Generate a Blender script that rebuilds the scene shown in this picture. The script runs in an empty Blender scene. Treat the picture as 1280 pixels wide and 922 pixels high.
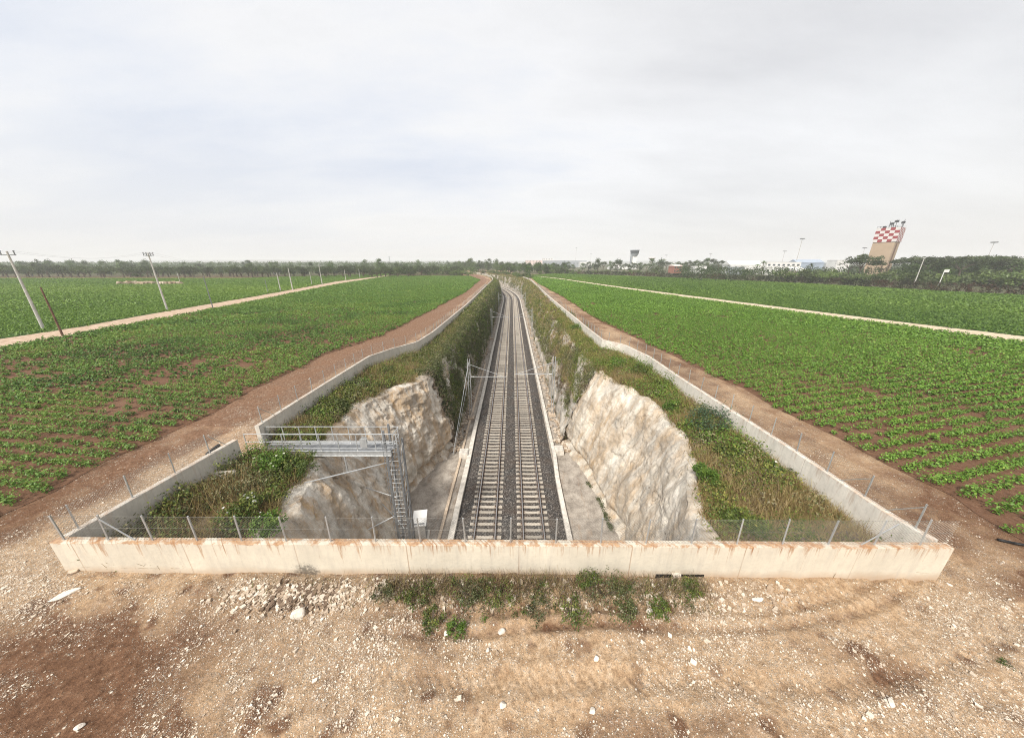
import bpy, math, random
import numpy as np
R = math.radians
rng = np.random.default_rng(7)
random.seed(7)
scene = bpy.context.scene
COL = scene.collection

# ------------------------------------------------------------------ camera
F, PITCH, H = 395.0, R(18.6), 10.0
CP, SP = math.cos(PITCH), math.sin(PITCH)
cam_d = bpy.data.cameras.new('camera')
cam_d.sensor_width = 36; cam_d.lens = 36 * F / 1280
cam_d.clip_start = 0.1; cam_d.clip_end = 20000
cam = bpy.data.objects.new('camera', cam_d); COL.objects.link(cam)
cam.location = (0, 0, H); cam.rotation_euler = (R(90) - PITCH, 0, 0)
scene.camera = cam

def P(px, py, z=0.0):
    """point of the photograph (1280x922) set down on the height z"""
    u, v = px - 640, py - 461
    dz = -(v * CP + F * SP)
    dy = F * CP - v * SP
    t = (z - H) / dz
    return (u * t, dy * t)

# ------------------------------------------------------------------ noise
def _h(ix, iy, iz, s):
    n = (ix * 374761393 + iy * 668265263 + iz * 2147483647 + s * 974634777) & 0xFFFFFFFF
    n = ((n ^ (n >> 13)) * 1274126177) & 0xFFFFFFFF
    n = n ^ (n >> 16)
    return (n & 0xFFFFFF) / float(0xFFFFFF)

def vnoise(x, y, z=0.0, s=0):
    x = np.asarray(x, float); y = np.asarray(y, float); z = np.asarray(z, float) + 0 * x
    xi, yi, zi = np.floor(x).astype(np.int64), np.floor(y).astype(np.int64), np.floor(z).astype(np.int64)
    fx, fy, fz = x - xi, y - yi, z - zi
    fx, fy, fz = [f * f * (3 - 2 * f) for f in (fx, fy, fz)]
    r = 0
    for a in (0, 1):
        for b in (0, 1):
            for c in (0, 1):
                w = (fx if a else 1 - fx) * (fy if b else 1 - fy) * (fz if c else 1 - fz)
                r = r + w * _h(xi + a, yi + b, zi + c, s)
    return r

def fbm(x, y, z=0.0, o=4, s=0):
    x = np.asarray(x, float); y = np.asarray(y, float); z = np.asarray(z, float)
    r, a, t = 0, 1.0, 0
    for k in range(o):
        r = r + a * vnoise(x, y, z, s + k); t += a
        x, y, z, a = x * 2.03 + 5.1, y * 2.03 + 3.7, z * 2.03 + 1.3, a * .5
    return r / t

def sstep(a, b, x):
    t = np.clip((np.asarray(x, float) - a) / (b - a), 0, 1)
    return t * t * (3 - 2 * t)

# ------------------------------------------------------------------ objects
def tag(o, label=None, cat=None, group=None, kind=None):
    if label: o['label'] = label
    if cat: o['category'] = cat
    if group: o['group'] = group
    if kind: o['kind'] = kind
    return o

def empty(name, loc=(0, 0, 0), rz=0, label=None, cat=None, group=None):
    o = bpy.data.objects.new(name, None); COL.objects.link(o)
    o.location = loc; o.rotation_euler = (0, 0, rz); o.empty_display_size = .3
    return tag(o, label, cat, group)

def link(name, me, parent=None):
    o = bpy.data.objects.new(name, me); COL.objects.link(o)
    if parent: o.parent = parent
    return o

def mesh_np(name, V, faces, mats, smooth=False, attrs=None, fattrs=None, parent=None, matidx=None):
    """V (n,3); faces: list of (m,k) index arrays"""
    me = bpy.data.meshes.new(name)
    V = np.asarray(V, np.float32)
    faces = [np.asarray(f, np.int32) for f in faces if len(f)]
    sizes = np.concatenate([np.full(len(f), f.shape[1], np.int32) for f in faces])
    idx = np.concatenate([f.ravel() for f in faces])
    me.vertices.add(len(V)); me.vertices.foreach_set('co', V.ravel())
    me.loops.add(len(idx)); me.loops.foreach_set('vertex_index', idx)
    me.polygons.add(len(sizes))
    st = np.concatenate([[0], np.cumsum(sizes)[:-1]]).astype(np.int32)
    me.polygons.foreach_set('loop_start', st)
    try: me.polygons.foreach_set('loop_total', sizes)
    except Exception: pass
    me.polygons.foreach_set('use_smooth', np.full(len(sizes), smooth, bool))
    for m in (mats if isinstance(mats, (list, tuple)) else [mats]): me.materials.append(m)
    if matidx is not None: me.polygons.foreach_set('material_index', np.asarray(matidx, np.int32))
    for k, a in (attrs or {}).items():
        me.attributes.new(k, 'FLOAT', 'POINT').data.foreach_set('value', np.asarray(a, np.float32))
    for k, a in (fattrs or {}).items():
        me.attributes.new(k, 'FLOAT', 'FACE').data.foreach_set('value', np.asarray(a, np.float32))
    me.update(calc_edges=True); me.validate()
    return link(name, me, parent)

def grid_faces(nr, nc, keep=None):
    r, c = np.meshgrid(np.arange(nr - 1), np.arange(nc - 1), indexing='ij')
    a = r * nc + c
    f = np.stack([a, a + 1, a + nc + 1, a + nc], -1)
    if keep is not None: f = f[keep]
    return f.reshape(-1, 4)

class MB:
    """collects boxes, tubes and prisms for ONE mesh object"""
    def __init__(s): s.v = []; s.f = []; s.m = []
    def add(s, vs, fs, m=0):
        b = len(s.v); s.v += [tuple(map(float, p)) for p in vs]
        s.f += [tuple(i + b for i in f) for f in fs]; s.m += [m] * len(fs)
        return s
    def box(s, x0, x1, y0, y1, z0, z1, m=0, jit=0.0):
        j = lambda: random.uniform(-jit, jit) if jit else 0
        vs = [(x + j(), y + j(), z + j()) for z in (z0, z1) for (x, y) in ((x0, y0), (x1, y0), (x1, y1), (x0, y1))]
        return s.add(vs, [(3, 2, 1, 0), (4, 5, 6, 7), (0, 1, 5, 4), (1, 2, 6, 5), (2, 3, 7, 6), (3, 0, 4, 7)], m)
    def tube(s, a, b, r0, r1=None, n=6, m=0, cap=True):
        r1 = r0 if r1 is None else r1
        a, b = np.array(a, float), np.array(b, float); d = b - a; L = np.linalg.norm(d); d /= max(L, 1e-9)
        u = np.cross(d, (0, 0, 1) if abs(d[2]) < .9 else (1, 0, 0)); u /= np.linalg.norm(u); w = np.cross(d, u)
        vs = []
        for p, r in ((a, r0), (b, r1)):
            for k in range(n):
                t = 2 * math.pi * (k + .5) / n; vs.append(p + r * (math.cos(t) * u + math.sin(t) * w))
        fs = [(k, (k + 1) % n, n + (k + 1) % n, n + k) for k in range(n)]
        if cap: fs += [tuple(range(n))[::-1], tuple(range(n, 2 * n))]
        return s.add(vs, fs, m)
    def path(s, pts, r, n=6, m=0):
        for a, b in zip(pts[:-1], pts[1:]): s.tube(a, b, r, n=n, m=m)
        return s
    def bar(s, a, b, w, h, m=0):
        """square bar from a to b"""
        a, b = np.array(a, float), np.array(b, float); d = b - a; d /= np.linalg.norm(d)
        u = np.cross(d, (0, 0, 1) if abs(d[2]) < .95 else (0, 1, 0)); u /= np.linalg.norm(u); q = np.cross(d, u)
        vs = [p + u * sx * w / 2 + q * sy * h / 2 for p in (a, b) for sx, sy in ((-1, -1), (1, -1), (1, 1), (-1, 1))]
        return s.add(vs, [(3, 2, 1, 0), (4, 5, 6, 7), (0, 1, 5, 4), (1, 2, 6, 5), (2, 3, 7, 6), (3, 0, 4, 7)], m)
    def build(s, name, mats, parent=None, smooth=False):
        me = bpy.data.meshes.new(name); me.from_pydata(s.v, [], s.f)
        for m in (mats if isinstance(mats, (list, tuple)) else [mats]): me.materials.append(m)
        me.polygons.foreach_set('material_index', s.m)
        if smooth: me.polygons.foreach_set('use_smooth', [True] * len(s.f))
        me.update()
        return link(name, me, parent)

# ------------------------------------------------------------------ materials
class G:
    def __init__(s, name):
        s.mat = bpy.data.materials.new(name); s.mat.use_nodes = True
        s.nt = s.mat.node_tree; s.nt.nodes.clear()
    def n(s, typ, ins=None, out=0, **at):
        nd = s.nt.nodes.new('ShaderNode' + typ)
        for k, v in at.items(): setattr(nd, k, v)
        for k, v in (ins or {}).items():
            sk = nd.inputs[k]
            if isinstance(v, bpy.types.NodeSocket): s.nt.links.new(v, sk)
            else: sk.default_value = (tuple(v) + (1,) if isinstance(v, (tuple, list)) and len(v) == 3 and sk.type == 'RGBA' else v)
        return nd.outputs[out]
    def obj(s): return s.n('TexCoord', out='Object')
    def scl(s, v, sc): return s.n('Mapping', {'Vector': v, 'Scale': sc})
    def noise(s, v, sc, det=4, ro=.55, out=0): return s.n('TexNoise', {'Vector': v, 'Scale': sc, 'Detail': det, 'Roughness': ro}, out=out)
    def voro(s, v, sc, out='Distance', feature='F1'): return s.n('TexVoronoi', {'Vector': v, 'Scale': sc}, out=out, feature=feature)
    def ramp(s, f, stops):
        nd = s.nt.nodes.new('ShaderNodeValToRGB'); s.nt.links.new(f, nd.inputs[0])
        e = nd.color_ramp.elements
        while len(e) < len(stops): e.new(.5)
        for q, (p, c) in zip(e, stops):
            q.position = p; q.color = (c, c, c, 1) if isinstance(c, (int, float)) else tuple(c) + (1,)
        return nd.outputs[0]
    def mix(s, f, a, b, mode='MIX'): return s.n('Mix', {0: f, 6: a, 7: b}, out=2, data_type='RGBA', blend_type=mode)
    def m(s, op, a, b=0.0, c=None, clamp=False):
        d = {0: a, 1: b}
        if c is not None: d[2] = c
        return s.n('Math', d, operation=op, use_clamp=clamp)
    def attr(s, name): return s.n('Attribute', out='Fac', attribute_name=name)
    def bump(s, h, st=.5, dist=.05, nrm=None):
        d = {'Height': h, 'Strength': st, 'Distance': dist}
        if nrm is not None: d['Normal'] = nrm
        return s.n('Bump', d)
    def pbr(s, col, rough=.85, metal=0.0, nrm=None, spec=.3):
        d = {'Base Color': col, 'Roughness': rough, 'Metallic': metal, 'Specular IOR Level': spec}
        if nrm is not None: d['Normal'] = nrm
        sh = s.n('BsdfPrincipled', d); s.out(sh); return s.mat
    def out(s, sh):
        o = s.nt.nodes.new('ShaderNodeOutputMaterial'); s.nt.links.new(sh, o.inputs[0]); return s.mat

def simple(name, col, rough=.7, metal=0.0, var=.25, sc=3.0, bump=0.0):
    g = G(name); o = g.obj()
    f = g.noise(o, sc, 5, .6)
    lo = tuple(c * (1 - var) for c in col); hi = tuple(min(1, c * (1 + var)) for c in col)
    c = g.ramp(f, [(.3, lo), (.7, hi)])
    nrm = g.bump(g.noise(o, sc * 8, 3), bump, .02) if bump else None
    return g.pbr(c, rough, metal, nrm)

def leaf_mat(name, stops, trans=.3, lo=.8, hi=1.15):
    g = G(name)
    t = g.attr('tint')
    c = g.ramp(t, stops)
    rn = g.n('ObjectInfo', out='Random')
    c = g.mix(1.0, c, g.ramp(rn, [(0, (lo, lo * .97, lo)), (1, (hi, hi, hi * .85))]), 'MULTIPLY')
    d = g.n('BsdfDiffuse', {'Color': c})
    tr = g.n('BsdfTranslucent', {'Color': c})
    sh = g.n('MixShader', {0: trans, 1: d, 2: tr})
    gl = g.n('BsdfGlossy', {'Color': (1, 1, 1, 1), 'Roughness': .5})
    sh = g.n('MixShader', {0: .025, 1: sh, 2: gl})
    return g.out(sh)

def soil_mat():
    g = G('soil'); o = g.obj()
    gr, dk, rd = g.attr('gravel'), g.attr('dark'), g.attr('red')
    n1 = g.noise(o, .7, 6, .62); n2 = g.noise(o, 4.5, 6, .7); n3 = g.noise(o, 38, 3, .7)
    tan = g.ramp(n2, [(.25, (.26, .16, .09)), (.5, (.42, .29, .178)), (.75, (.60, .465, .335))])
    brn = g.ramp(n2, [(.25, (.085, .043, .024)), (.55, (.165, .09, .052)), (.8, (.28, .175, .11))])
    red = g.ramp(n2, [(.25, (.18, .10, .06)), (.55, (.33, .205, .135)), (.8, (.50, .37, .265))])
    f = g.m('ADD', dk, g.m('MULTIPLY', g.m('SUBTRACT', n1, .5), 1.1))
    f = g.m('ADD', f, g.m('MULTIPLY', g.m('SUBTRACT', n2, .5), .7))
    c = g.mix(g.ramp(f, [(.25, 0), (.75, 1)]), tan, brn)
    c = g.mix(g.m('MULTIPLY', rd, .40), c, red)
    c = g.mix(g.attr('green'), c, g.ramp(n2, [(.3, (.028, .038, .016)), (.55, (.062, .072, .032)), (.8, (.12, .11, .055))]))
    # pale limestone chips in three sizes
    hh = None
    for sc, th in ((13, .15), (27, .48), (60, .78)):
        v = g.n('TexVoronoi', {'Vector': o, 'Scale': sc, 'Randomness': 1.0})
        vn = v.node
        rnd = g.n('SeparateColor', {0: vn.outputs['Color']})
        lvl = g.m('ADD', g.m('MULTIPLY', gr, th), g.m('MULTIPLY', g.m('SUBTRACT', n2, .5), .8))
        on = g.m('LESS_THAN', rnd, lvl)
        edge = g.ramp(vn.outputs['Distance'], [(.25, 1), (.48, 0)])
        a = g.m('MULTIPLY', on, edge)
        st = g.ramp(g.n('SeparateColor', {0: vn.outputs['Color']}, out=1), [(0, (.46, .36, .26)), (.5, (.66, .57, .455)), (1, (.82, .75, .65))])
        c = g.mix(a, c, st)
        hh = a if hh is None else g.m('MAXIMUM', hh, a)
    n5 = g.noise(o, 11, 5, .75)
    c = g.mix(.6, c, g.ramp(n3, [(.3, .35), (.7, 1.5)]), 'MULTIPLY')
    c = g.mix(.6, c, g.ramp(n5, [(.32, .4), (.5, 1.0), (.7, 1.4)]), 'MULTIPLY')
    h = g.m('ADD', g.m('MULTIPLY', hh, .5), g.m('ADD', g.m('MULTIPLY', n2, 1.0), g.m('MULTIPLY', n3, .35)))
    return g.pbr(c, .95, 0, g.bump(h, .8, .07), .1)

def field_soil_mat():
    g = G('field_soil'); o = g.obj()
    n2 = g.noise(o, 3.5, 6, .7); n1 = g.noise(o, .15, 4, .6)
    c = g.ramp(n2, [(.3, (.07, .036, .022)), (.55, (.14, .075, .045)), (.8, (.25, .155, .10))])
    c = g.mix(g.ramp(n1, [(.4, 0), (.7, .6)]), c, (.19, .11, .07))
    return g.pbr(c, .95, 0, g.bump(n2, .8, .1), .1)

def farfield_mat():
    g = G('far_field_soil'); o = g.obj()
    n = g.noise(o, 1.2, 5, .7)
    w = g.noise(g.scl(o, (.02, .12, 1)), 1.0, 3, .6)
    c = g.ramp(n, [(.3, (.02, .045, .014)), (.55, (.05, .11, .028)), (.8, (.09, .17, .045))])
    c = g.mix(g.ramp(w, [(.45, 0), (.7, .55)]), c, (.10, .17, .05))
    return g.pbr(c, .95, 0, g.bump(n, .9, .2), .1)

def road_mat(name, a, b, d):
    g = G(name); o = g.obj()
    n = g.noise(o, 1.3, 6, .7)
    return g.pbr(g.ramp(n, [(.3, a), (.5, b), (.72, d)]), .95, 0, g.bump(g.noise(o, 12, 4), .5, .05), .1)

def wall_mat(name, rust=1.0, base=(.61, .555, .455), grey=(.44, .40, .34)):
    g = G(name); o = g.obj()
    sx = g.n('SeparateXYZ', {0: o}); X = sx; Y = sx.node.outputs[1]; Z = sx.node.outputs[2]
    t = g.m('ADD', X, Y)
    n1 = g.noise(o, 1.1, 5, .6); n2 = g.noise(o, 9, 5, .65)
    c = g.ramp(n1, [(.3, tuple(k * .86 for k in base)), (.6, base), (.8, tuple(min(1, k * 1.12) for k in base))])
    c = g.mix(g.ramp(n2, [(.5, 0), (.75, .35)]), c, grey)
    # casting boards: fine level lines
    zz = g.m('FRACT', g.m('MULTIPLY', Z, 6.6))
    c = g.mix(g.m('MULTIPLY', g.ramp(zz, [(0, 1), (.06, 0)]), .22), c, grey)
    # damp earth splash low down
    lo = g.m('ADD', g.m('MULTIPLY', Z, 2.2), g.m('MULTIPLY', g.m('SUBTRACT', n1, .5), 1.0))
    c = g.mix(g.ramp(lo, [(.0, .8), (.75, 0)]), c, (.43, .31, .21))
    # grey weather runs
    cx = g.n('CombineXYZ', {0: g.m('MULTIPLY', t, 2.6), 1: g.m('MULTIPLY', Z, .35), 2: 0.0})
    gs = g.noise(cx, 1.7, 6, .7)
    c = g.mix(g.ramp(gs, [(.48, 0), (.72, .6)]), c, grey)
    # rust runs from the fence feet at the top
    cx2 = g.n('CombineXYZ', {0: g.m('MULTIPLY', t, 1.7), 1: g.m('MULTIPLY', Z, .16), 2: 3.0})
    rs = g.noise(cx2, 2.6, 7, .74)
    top = g.ramp(Z, [(.35, 0), (.95, .2), (1.0, .28)]) if rust else None
    hz = g.m('SUBTRACT', Z, 1.35)
    run = g.m('ADD', rs, g.m('MULTIPLY', hz, .15))
    a = g.m('MULTIPLY', g.ramp(run, [(.51, 0), (.62, 1)]), .75 * rust)
    c = g.mix(a, c, g.ramp(n2, [(.3, (.24, .10, .035)), (.7, (.40, .22, .10))]))
    # thin long runs, each with its own length
    cx3 = g.n('CombineXYZ', {0: g.m('MULTIPLY', t, 9.0), 1: g.m('MULTIPLY', Z, .10), 2: 7.0})
    th = g.noise(cx3, 1.3, 4, .7)
    cx4 = g.n('CombineXYZ', {0: g.m('MULTIPLY', t, 2.1), 1: 0.0, 2: 11.0})
    ln = g.noise(cx4, 1.5, 4, .7)
    lim = g.m('ADD', g.m('MULTIPLY', ln, 2.6), -.95)           # how far down a run reaches
    dep = g.m('ADD', hz, lim)
    thin = g.m('MULTIPLY', g.ramp(th, [(.56, 0), (.66, 1)]), g.ramp(dep, [(.0, 0), (.3, 1)]))
    c = g.mix(g.m('MULTIPLY', thin, .85 * rust), c, (.27, .12, .045))
    # rust line on the top edge
    tn = g.noise(o, 2.3, 5, .7)
    tl = g.m('ADD', hz, g.m('MULTIPLY', g.m('SUBTRACT', tn, .44), .5))
    c = g.mix(g.m('MULTIPLY', g.ramp(tl, [(.0, 0), (.05, 1)]), .8 * rust), c, g.ramp(n2, [(.3, (.24, .10, .04)), (.7, (.50, .30, .15))]))
    # joints every 3.6 m, with rust in some
    ft = g.m('FRACT', g.m('MULTIPLY', g.m('ADD', t, 1.0), 1 / 3.63))
    jn = g.ramp(g.m('ABSOLUTE', g.m('SUBTRACT', ft, .5)), [(.0, 1), (.007, 0)])
    jz = g.ramp(g.noise(o, .35, 2), [(.4, .25), (.6, .9)])
    c = g.mix(g.m('MULTIPLY', g.m('MULTIPLY', jn, jz), .75 * rust), c, (.30, .16, .08))
    # soot under a drain
    dx = g.m('ADD', X, 6.9); e = g.m('ADD', g.m('POWER', g.m('ABSOLUTE', g.m('DIVIDE', dx, .55)), 2.0), g.m('POWER', g.m('MULTIPLY', Z, 1.7), 2.0))
    e = g.m('ADD', e, g.m('MULTIPLY', g.m('SUBTRACT', n2, .5), 3.2))
    c = g.mix(g.m('MULTIPLY', g.ramp(e, [(.1, .7), (.9, 0)]), 1.0 if rust >= 1 else 0.0), c, (.03, .028, .026))
    return g.pbr(c, .88, 0, g.bump(g.m('ADD', n2, g.m('MULTIPLY', jn, -1.0)), .35, .03), .2)

def rock_mat(name, grey=0.0, fr=1.0, ochre=.8, dim=1.0, flip=1):
    g = G(name); o = g.obj()
    ow = g.mix(.25, o, g.n('TexNoise', {'Vector': o, 'Scale': .5, 'Detail': 3}, out=1), 'ADD')
    sk = g.n('Mapping', {'Vector': ow, 'Rotation': (R(-24) * flip, 0, 0), 'Scale': (.9, .95, .17)})
    st = g.noise(sk, 1.15 * fr, 8, .66)
    sk2 = g.n('Mapping', {'Vector': ow, 'Rotation': (R(-20) * flip, 0, 0), 'Scale': (1.3, 1.5, .2), 'Location': (3, 1, 5)})
    st2 = g.noise(sk2, .7 * fr, 6, .68)
    n1 = g.noise(o, .45, 5, .6); n2 = g.noise(o, 6, 6, .7)
    c = g.ramp(st, [(.30, (.25, .21, .165)), (.41, (.53, .465, .38)), (.54, (.70, .645, .56)), (.75, (.80, .765, .70))])
    oc = g.ramp(st2, [(.3, (.30, .17, .08)), (.7, (.52, .36, .20))])
    c = g.mix(g.ramp(g.m('ADD', st2, g.m('MULTIPLY', n1, .45)), [(.66, 0), (.84, ochre)]), c, oc)
    if dim != 1: c = g.mix(1.0, c, (dim, dim * .985, dim * .96, 1), 'MULTIPLY')
    gy = g.ramp(n2, [(.3, (.17, .16, .14)), (.7, (.40, .385, .35))])
    c = g.mix(g.ramp(g.m('ADD', n1, g.m('MULTIPLY', n2, .35)), [(.62 - grey, 0), (.86 - grey, .75)]), c, gy)
    # broken earthy band near the foot and dark pockets
    pk = g.noise(o, 2.6, 5, .7)
    c = g.mix(g.ramp(pk, [(.62, 0), (.74, .65)]), c, (.14, .105, .08))
    cn = g.noise(g.scl(o, (.5, .5, .35)), 1.0, 3, .5)
    crk = g.m('ABSOLUTE', g.m('SUBTRACT', cn, .5))
    c = g.mix(g.m('MULTIPLY', g.ramp(crk, [(.0, .75), (.006, 0)]), g.ramp(g.noise(o, .6, 3), [(.5, 0), (.6, 1)])), c, (.13, .10, .075))
    n9 = g.noise(o, 22, 4, .75)
    c = g.mix(.45, c, g.ramp(n9, [(.3, .5), (.5, 1.0), (.7, 1.25)]), 'MULTIPLY')
    n3 = g.noise(o, 1.7, 6, .75)
    c = g.mix(.5, c, g.ramp(n3, [(.32, .45), (.48, 1.0), (.7, 1.12)]), 'MULTIPLY')
    h = g.m('ADD', g.m('ADD', g.m('MULTIPLY', st, .6), g.m('MULTIPLY', n9, .25)), g.m('MULTIPLY', n2, .5))
    return g.pbr(c, .92, 0, g.bump(h, .8, .18), .15)

def ballast_mat():
    g = G('ballast'); o = g.obj()
    v = g.n('TexVoronoi', {'Vector': o, 'Scale': 13.0}); nd = v.node
    r = g.n('SeparateColor', {0: nd.outputs['Color']})
    c = g.ramp(r, [(0, (.022, .021, .021)), (.5, (.066, .061, .057)), (.86, (.125, .115, .105)), (1, (.30, .275, .245))])
    n1 = g.noise(o, .8, 5, .6)
    c = g.mix(g.ramp(n1, [(.4, 0), (.7, .55)]), c, (.105, .075, .055))
    return g.pbr(c, .9, 0, g.bump(g.ramp(nd.outputs['Distance'], [(0, 1), (.6, 0)]), .9, .05), .2)

def checker_mat():
    g = G('red_white_check'); o = g.obj()
    ck = g.n('TexChecker', {'Vector': o, 'Scale': 1.0, 'Color1': (.27, .04, .045, 1), 'Color2': (.60, .57, .55, 1)})
    return g.pbr(g.mix(.3, ck, g.ramp(g.noise(o, 1.5, 4), [(.3, .6), (.7, 1.2)]), 'MULTIPLY'), .6)

M = {}
M['soil'] = soil_mat(); M['fsoil'] = field_soil_mat(); M['ffar'] = farfield_mat()
M['road'] = road_mat('road_dirt', (.30, .20, .13), (.43, .32, .23), (.58, .47, .37))
M['path'] = road_mat('path_dirt', (.38, .30, .20), (.52, .43, .31), (.64, .56, .44))
M['wall'] = wall_mat('stained_concrete', 1.0)
M['wall2'] = wall_mat('weathered_concrete', .32, (.58, .54, .475), (.33, .315, .28))
M['wall3'] = wall_mat('pale_concrete', .45, (.70, .655, .58), (.42, .40, .35))
M['rock'] = rock_mat('cut_limestone', .0, .9, .6, .95); M['rockl'] = rock_mat('stained_limestone', .0, 1.0, .9, 1.0, -1); M['rock2'] = rock_mat('grey_limestone', .12)
M['ballast'] = ballast_mat()
M['kerb'] = simple('kerb_concrete', (.56, .52, .46), .85, 0, .3, 2.5, .3)
def floor_mat():
    g = G('ditch_floor'); o = g.obj(); n = g.noise(o, 1.1, 7, .7); n2 = g.noise(o, 14, 5, .75); sc = g.noise(g.scl(o, (1, .25, 1)), 1.6, 5, .7)
    c = g.ramp(n, [(.3, (.17, .145, .12)), (.5, (.33, .29, .245)), (.7, (.46, .41, .35))])
    c = g.mix(g.ramp(sc, [(.55, 0), (.7, .6)]), c, (.25, .16, .095))
    c = g.mix(.7, c, g.ramp(n2, [(.3, .4), (.5, 1.0), (.7, 1.45)]), 'MULTIPLY')
    return g.pbr(c, .93, 0, g.bump(n2, .6, .05), .15)
M['floor'] = floor_mat()
def sleeper_mat():
    g = G('sleeper_concrete'); o = g.obj(); n = g.noise(o, 6, 5, .65); sx = g.n('SeparateXYZ', {0: o})
    c = g.ramp(n, [(.3, (.33, .29, .235)), (.6, (.50, .45, .38)), (.8, (.62, .57, .49))])
    rail = g.m('ABSOLUTE', g.m('SUBTRACT', g.m('ABSOLUTE', sx), .7525))
    c = g.mix(g.m('MULTIPLY', g.ramp(rail, [(.05, 1), (.32, 0)]), .55), c, (.17, .10, .06))
    c = g.mix(1.0, c, g.ramp(g.n('ObjectInfo', out='Random'), [(0, .68), (1, 1.1)]), 'MULTIPLY')
    return g.pbr(c, .88, 0, g.bump(n, .3, .02))
M['sleeper'] = sleeper_mat()
M['rail'] = simple('rusty_rail', (.10, .055, .035), .5, .3, .3, 6)
M['railtop'] = simple('worn_rail_head', (.42, .40, .38), .3, .9, .15, 3)
M['galv'] = simple('galvanised_steel', (.50, .51, .51), .45, .6, .18, 5)
M['dgalv'] = simple('dull_grey_steel', (.22, .225, .23), .55, .5, .2, 5)
M['wire'] = simple('fence_wire', (.20, .19, .17), .5, .5, .15, 4)
M['white'] = simple('white_paint', (.74, .73, .70), .6, 0, .12, 2)
M['pole'] = simple('pale_pole_concrete', (.46, .44, .41), .85, 0, .2, 2)
M['wood'] = simple('weathered_wood_and_recess', (.15, .085, .055), .9, 0, .35, 3)
M['bark'] = simple('bark', (.10, .075, .055), .95, 0, .35, 4, .5)
M['dark'] = simple('dark_metal', (.04, .042, .045), .5, .3, .3, 4)
M['black'] = simple('black_plastic_and_hole', (.015, .015, .016), .5, 0, .3, 4)
M['tanw'] = simple('tan_render', (.38, .285, .20), .85, 0, .08, .3)
M['stone'] = simple('white_limestone', (.66, .60, .52), .9, 0, .25, 6, .5)
M['stone2'] = simple('tan_limestone', (.50, .40, .30), .9, 0, .3, 5, .5)
M['bldg'] = simple('white_render', (.66, .65, .63), .8, 0, .1, .3)
M['pink'] = simple('pinkish_render', (.62, .50, .46), .8, 0, .1, .3)
M['grey'] = simple('grey_cladding', (.28, .30, .32), .6, 0, .12, .2)
M['bluer'] = simple('blue_grey_roof', (.30, .35, .42), .6, 0, .12, .2)
M['redb'] = simple('red_brick_render', (.28, .12, .085), .85, 0, .2, .8)
M['check'] = checker_mat()
g = G('window_glass'); M['glass'] = g.pbr((.045, .055, .065), .12, 0, None, .6)
M['crop'] = leaf_mat('crop_leaf', [(0, (.038, .085, .014)), (.5, (.120, .232, .034)), (.85, (.20, .325, .052)), (1, (.27, .35, .075))])
M['cropl'] = leaf_mat('mottled_crop_leaf', [(0, (.050, .110, .022)), (.4, (.145, .285, .046)), (.74, (.23, .37, .06)), (.90, (.32, .31, .08)), (1, (.28, .17, .075))])
M['cropf'] = leaf_mat('far_crop_leaf', [(0, (.042, .10, .02)), (.5, (.145, .265, .036)), (1, (.235, .36, .06))])
M['shrub'] = leaf_mat('shrub_leaf', [(0, (.026, .052, .012)), (.5, (.098, .140, .026)), (.8, (.20, .225, .045)), (1, (.33, .29, .09))])
M['shrubd'] = leaf_mat('dark_shrub_leaf', [(0, (.036, .050, .020)), (.45, (.092, .112, .042)), (.8, (.185, .185, .085)), (1, (.33, .29, .19))])
M['shrubg'] = leaf_mat('bright_shrub_leaf', [(0, (.036, .075, .012)), (.5, (.10, .185, .024)), (1, (.20, .28, .045))])
M['shrubb'] = leaf_mat('blue_green_leaf', [(0, (.030, .062, .032)), (.5, (.075, .135, .066)), (1, (.14, .22, .11))])
M['dry'] = leaf_mat('dry_grass', [(0, (.14, .095, .045)), (.45, (.32, .23, .12)), (.75, (.50, .39, .22)), (1, (.22, .23, .06))])
M['twig'] = leaf_mat('bare_twigs', [(0, (.07, .05, .035)), (1, (.19, .145, .105))])
M['petal'] = leaf_mat('white_petal', [(0, (.7, .7, .66)), (1, (.8, .8, .76))])
M['olive'] = leaf_mat('olive_leaf', [(0, (.018, .030, .013)), (.5, (.052, .078, .026)), (1, (.11, .14, .052))], .3, .62, 1.45)
M['pine'] = leaf_mat('pine_needle', [(0, (.018, .034, .012)), (.5, (.050, .078, .026)), (1, (.105, .13, .042))], .3, .62, 1.45)
M['broad'] = leaf_mat('broad_leaf', [(0, (.022, .048, .013)), (.5, (.062, .108, .026)), (1, (.12, .18, .045))], .3, .62, 1.45)
M['bushl'] = leaf_mat('bush_leaf', [(0, (.028, .050, .016)), (.5, (.082, .125, .034)), (1, (.16, .205, .062))], .3, .62, 1.45)
M['hedge'] = leaf_mat('hedge_leaf', [(0, (.012, .017, .008)), (.40, (.034, .038, .016)), (.65, (.070, .046, .030)), (1, (.15, .075, .055))])

# ------------------------------------------------------------------ leaves
def leaf_quads(C, Rr, n, size, outward=.8, up=.35, shell=.55, zmin=None, asp=.55):
    """rhombic leaves filling ellipsoids; C (k,3), Rr (k,3), n per ellipsoid"""
    C = np.repeat(np.asarray(C, float), n, 0); Rr = np.repeat(np.asarray(Rr, float), n, 0)
    N = len(C)
    d = rng.normal(size=(N, 3)); d /= np.linalg.norm(d, axis=1)[:, None]
    r = (shell + (1 - shell) * rng.random(N)) ** 1.0
    r = np.where(rng.random(N) < .25, rng.random(N), r)
    p = C + d * Rr * r[:, None]
    return oriented(p, d * outward + np.array([0, 0, up]) + rng.normal(size=(N, 3)) * .55, size, asp, N), r

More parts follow.
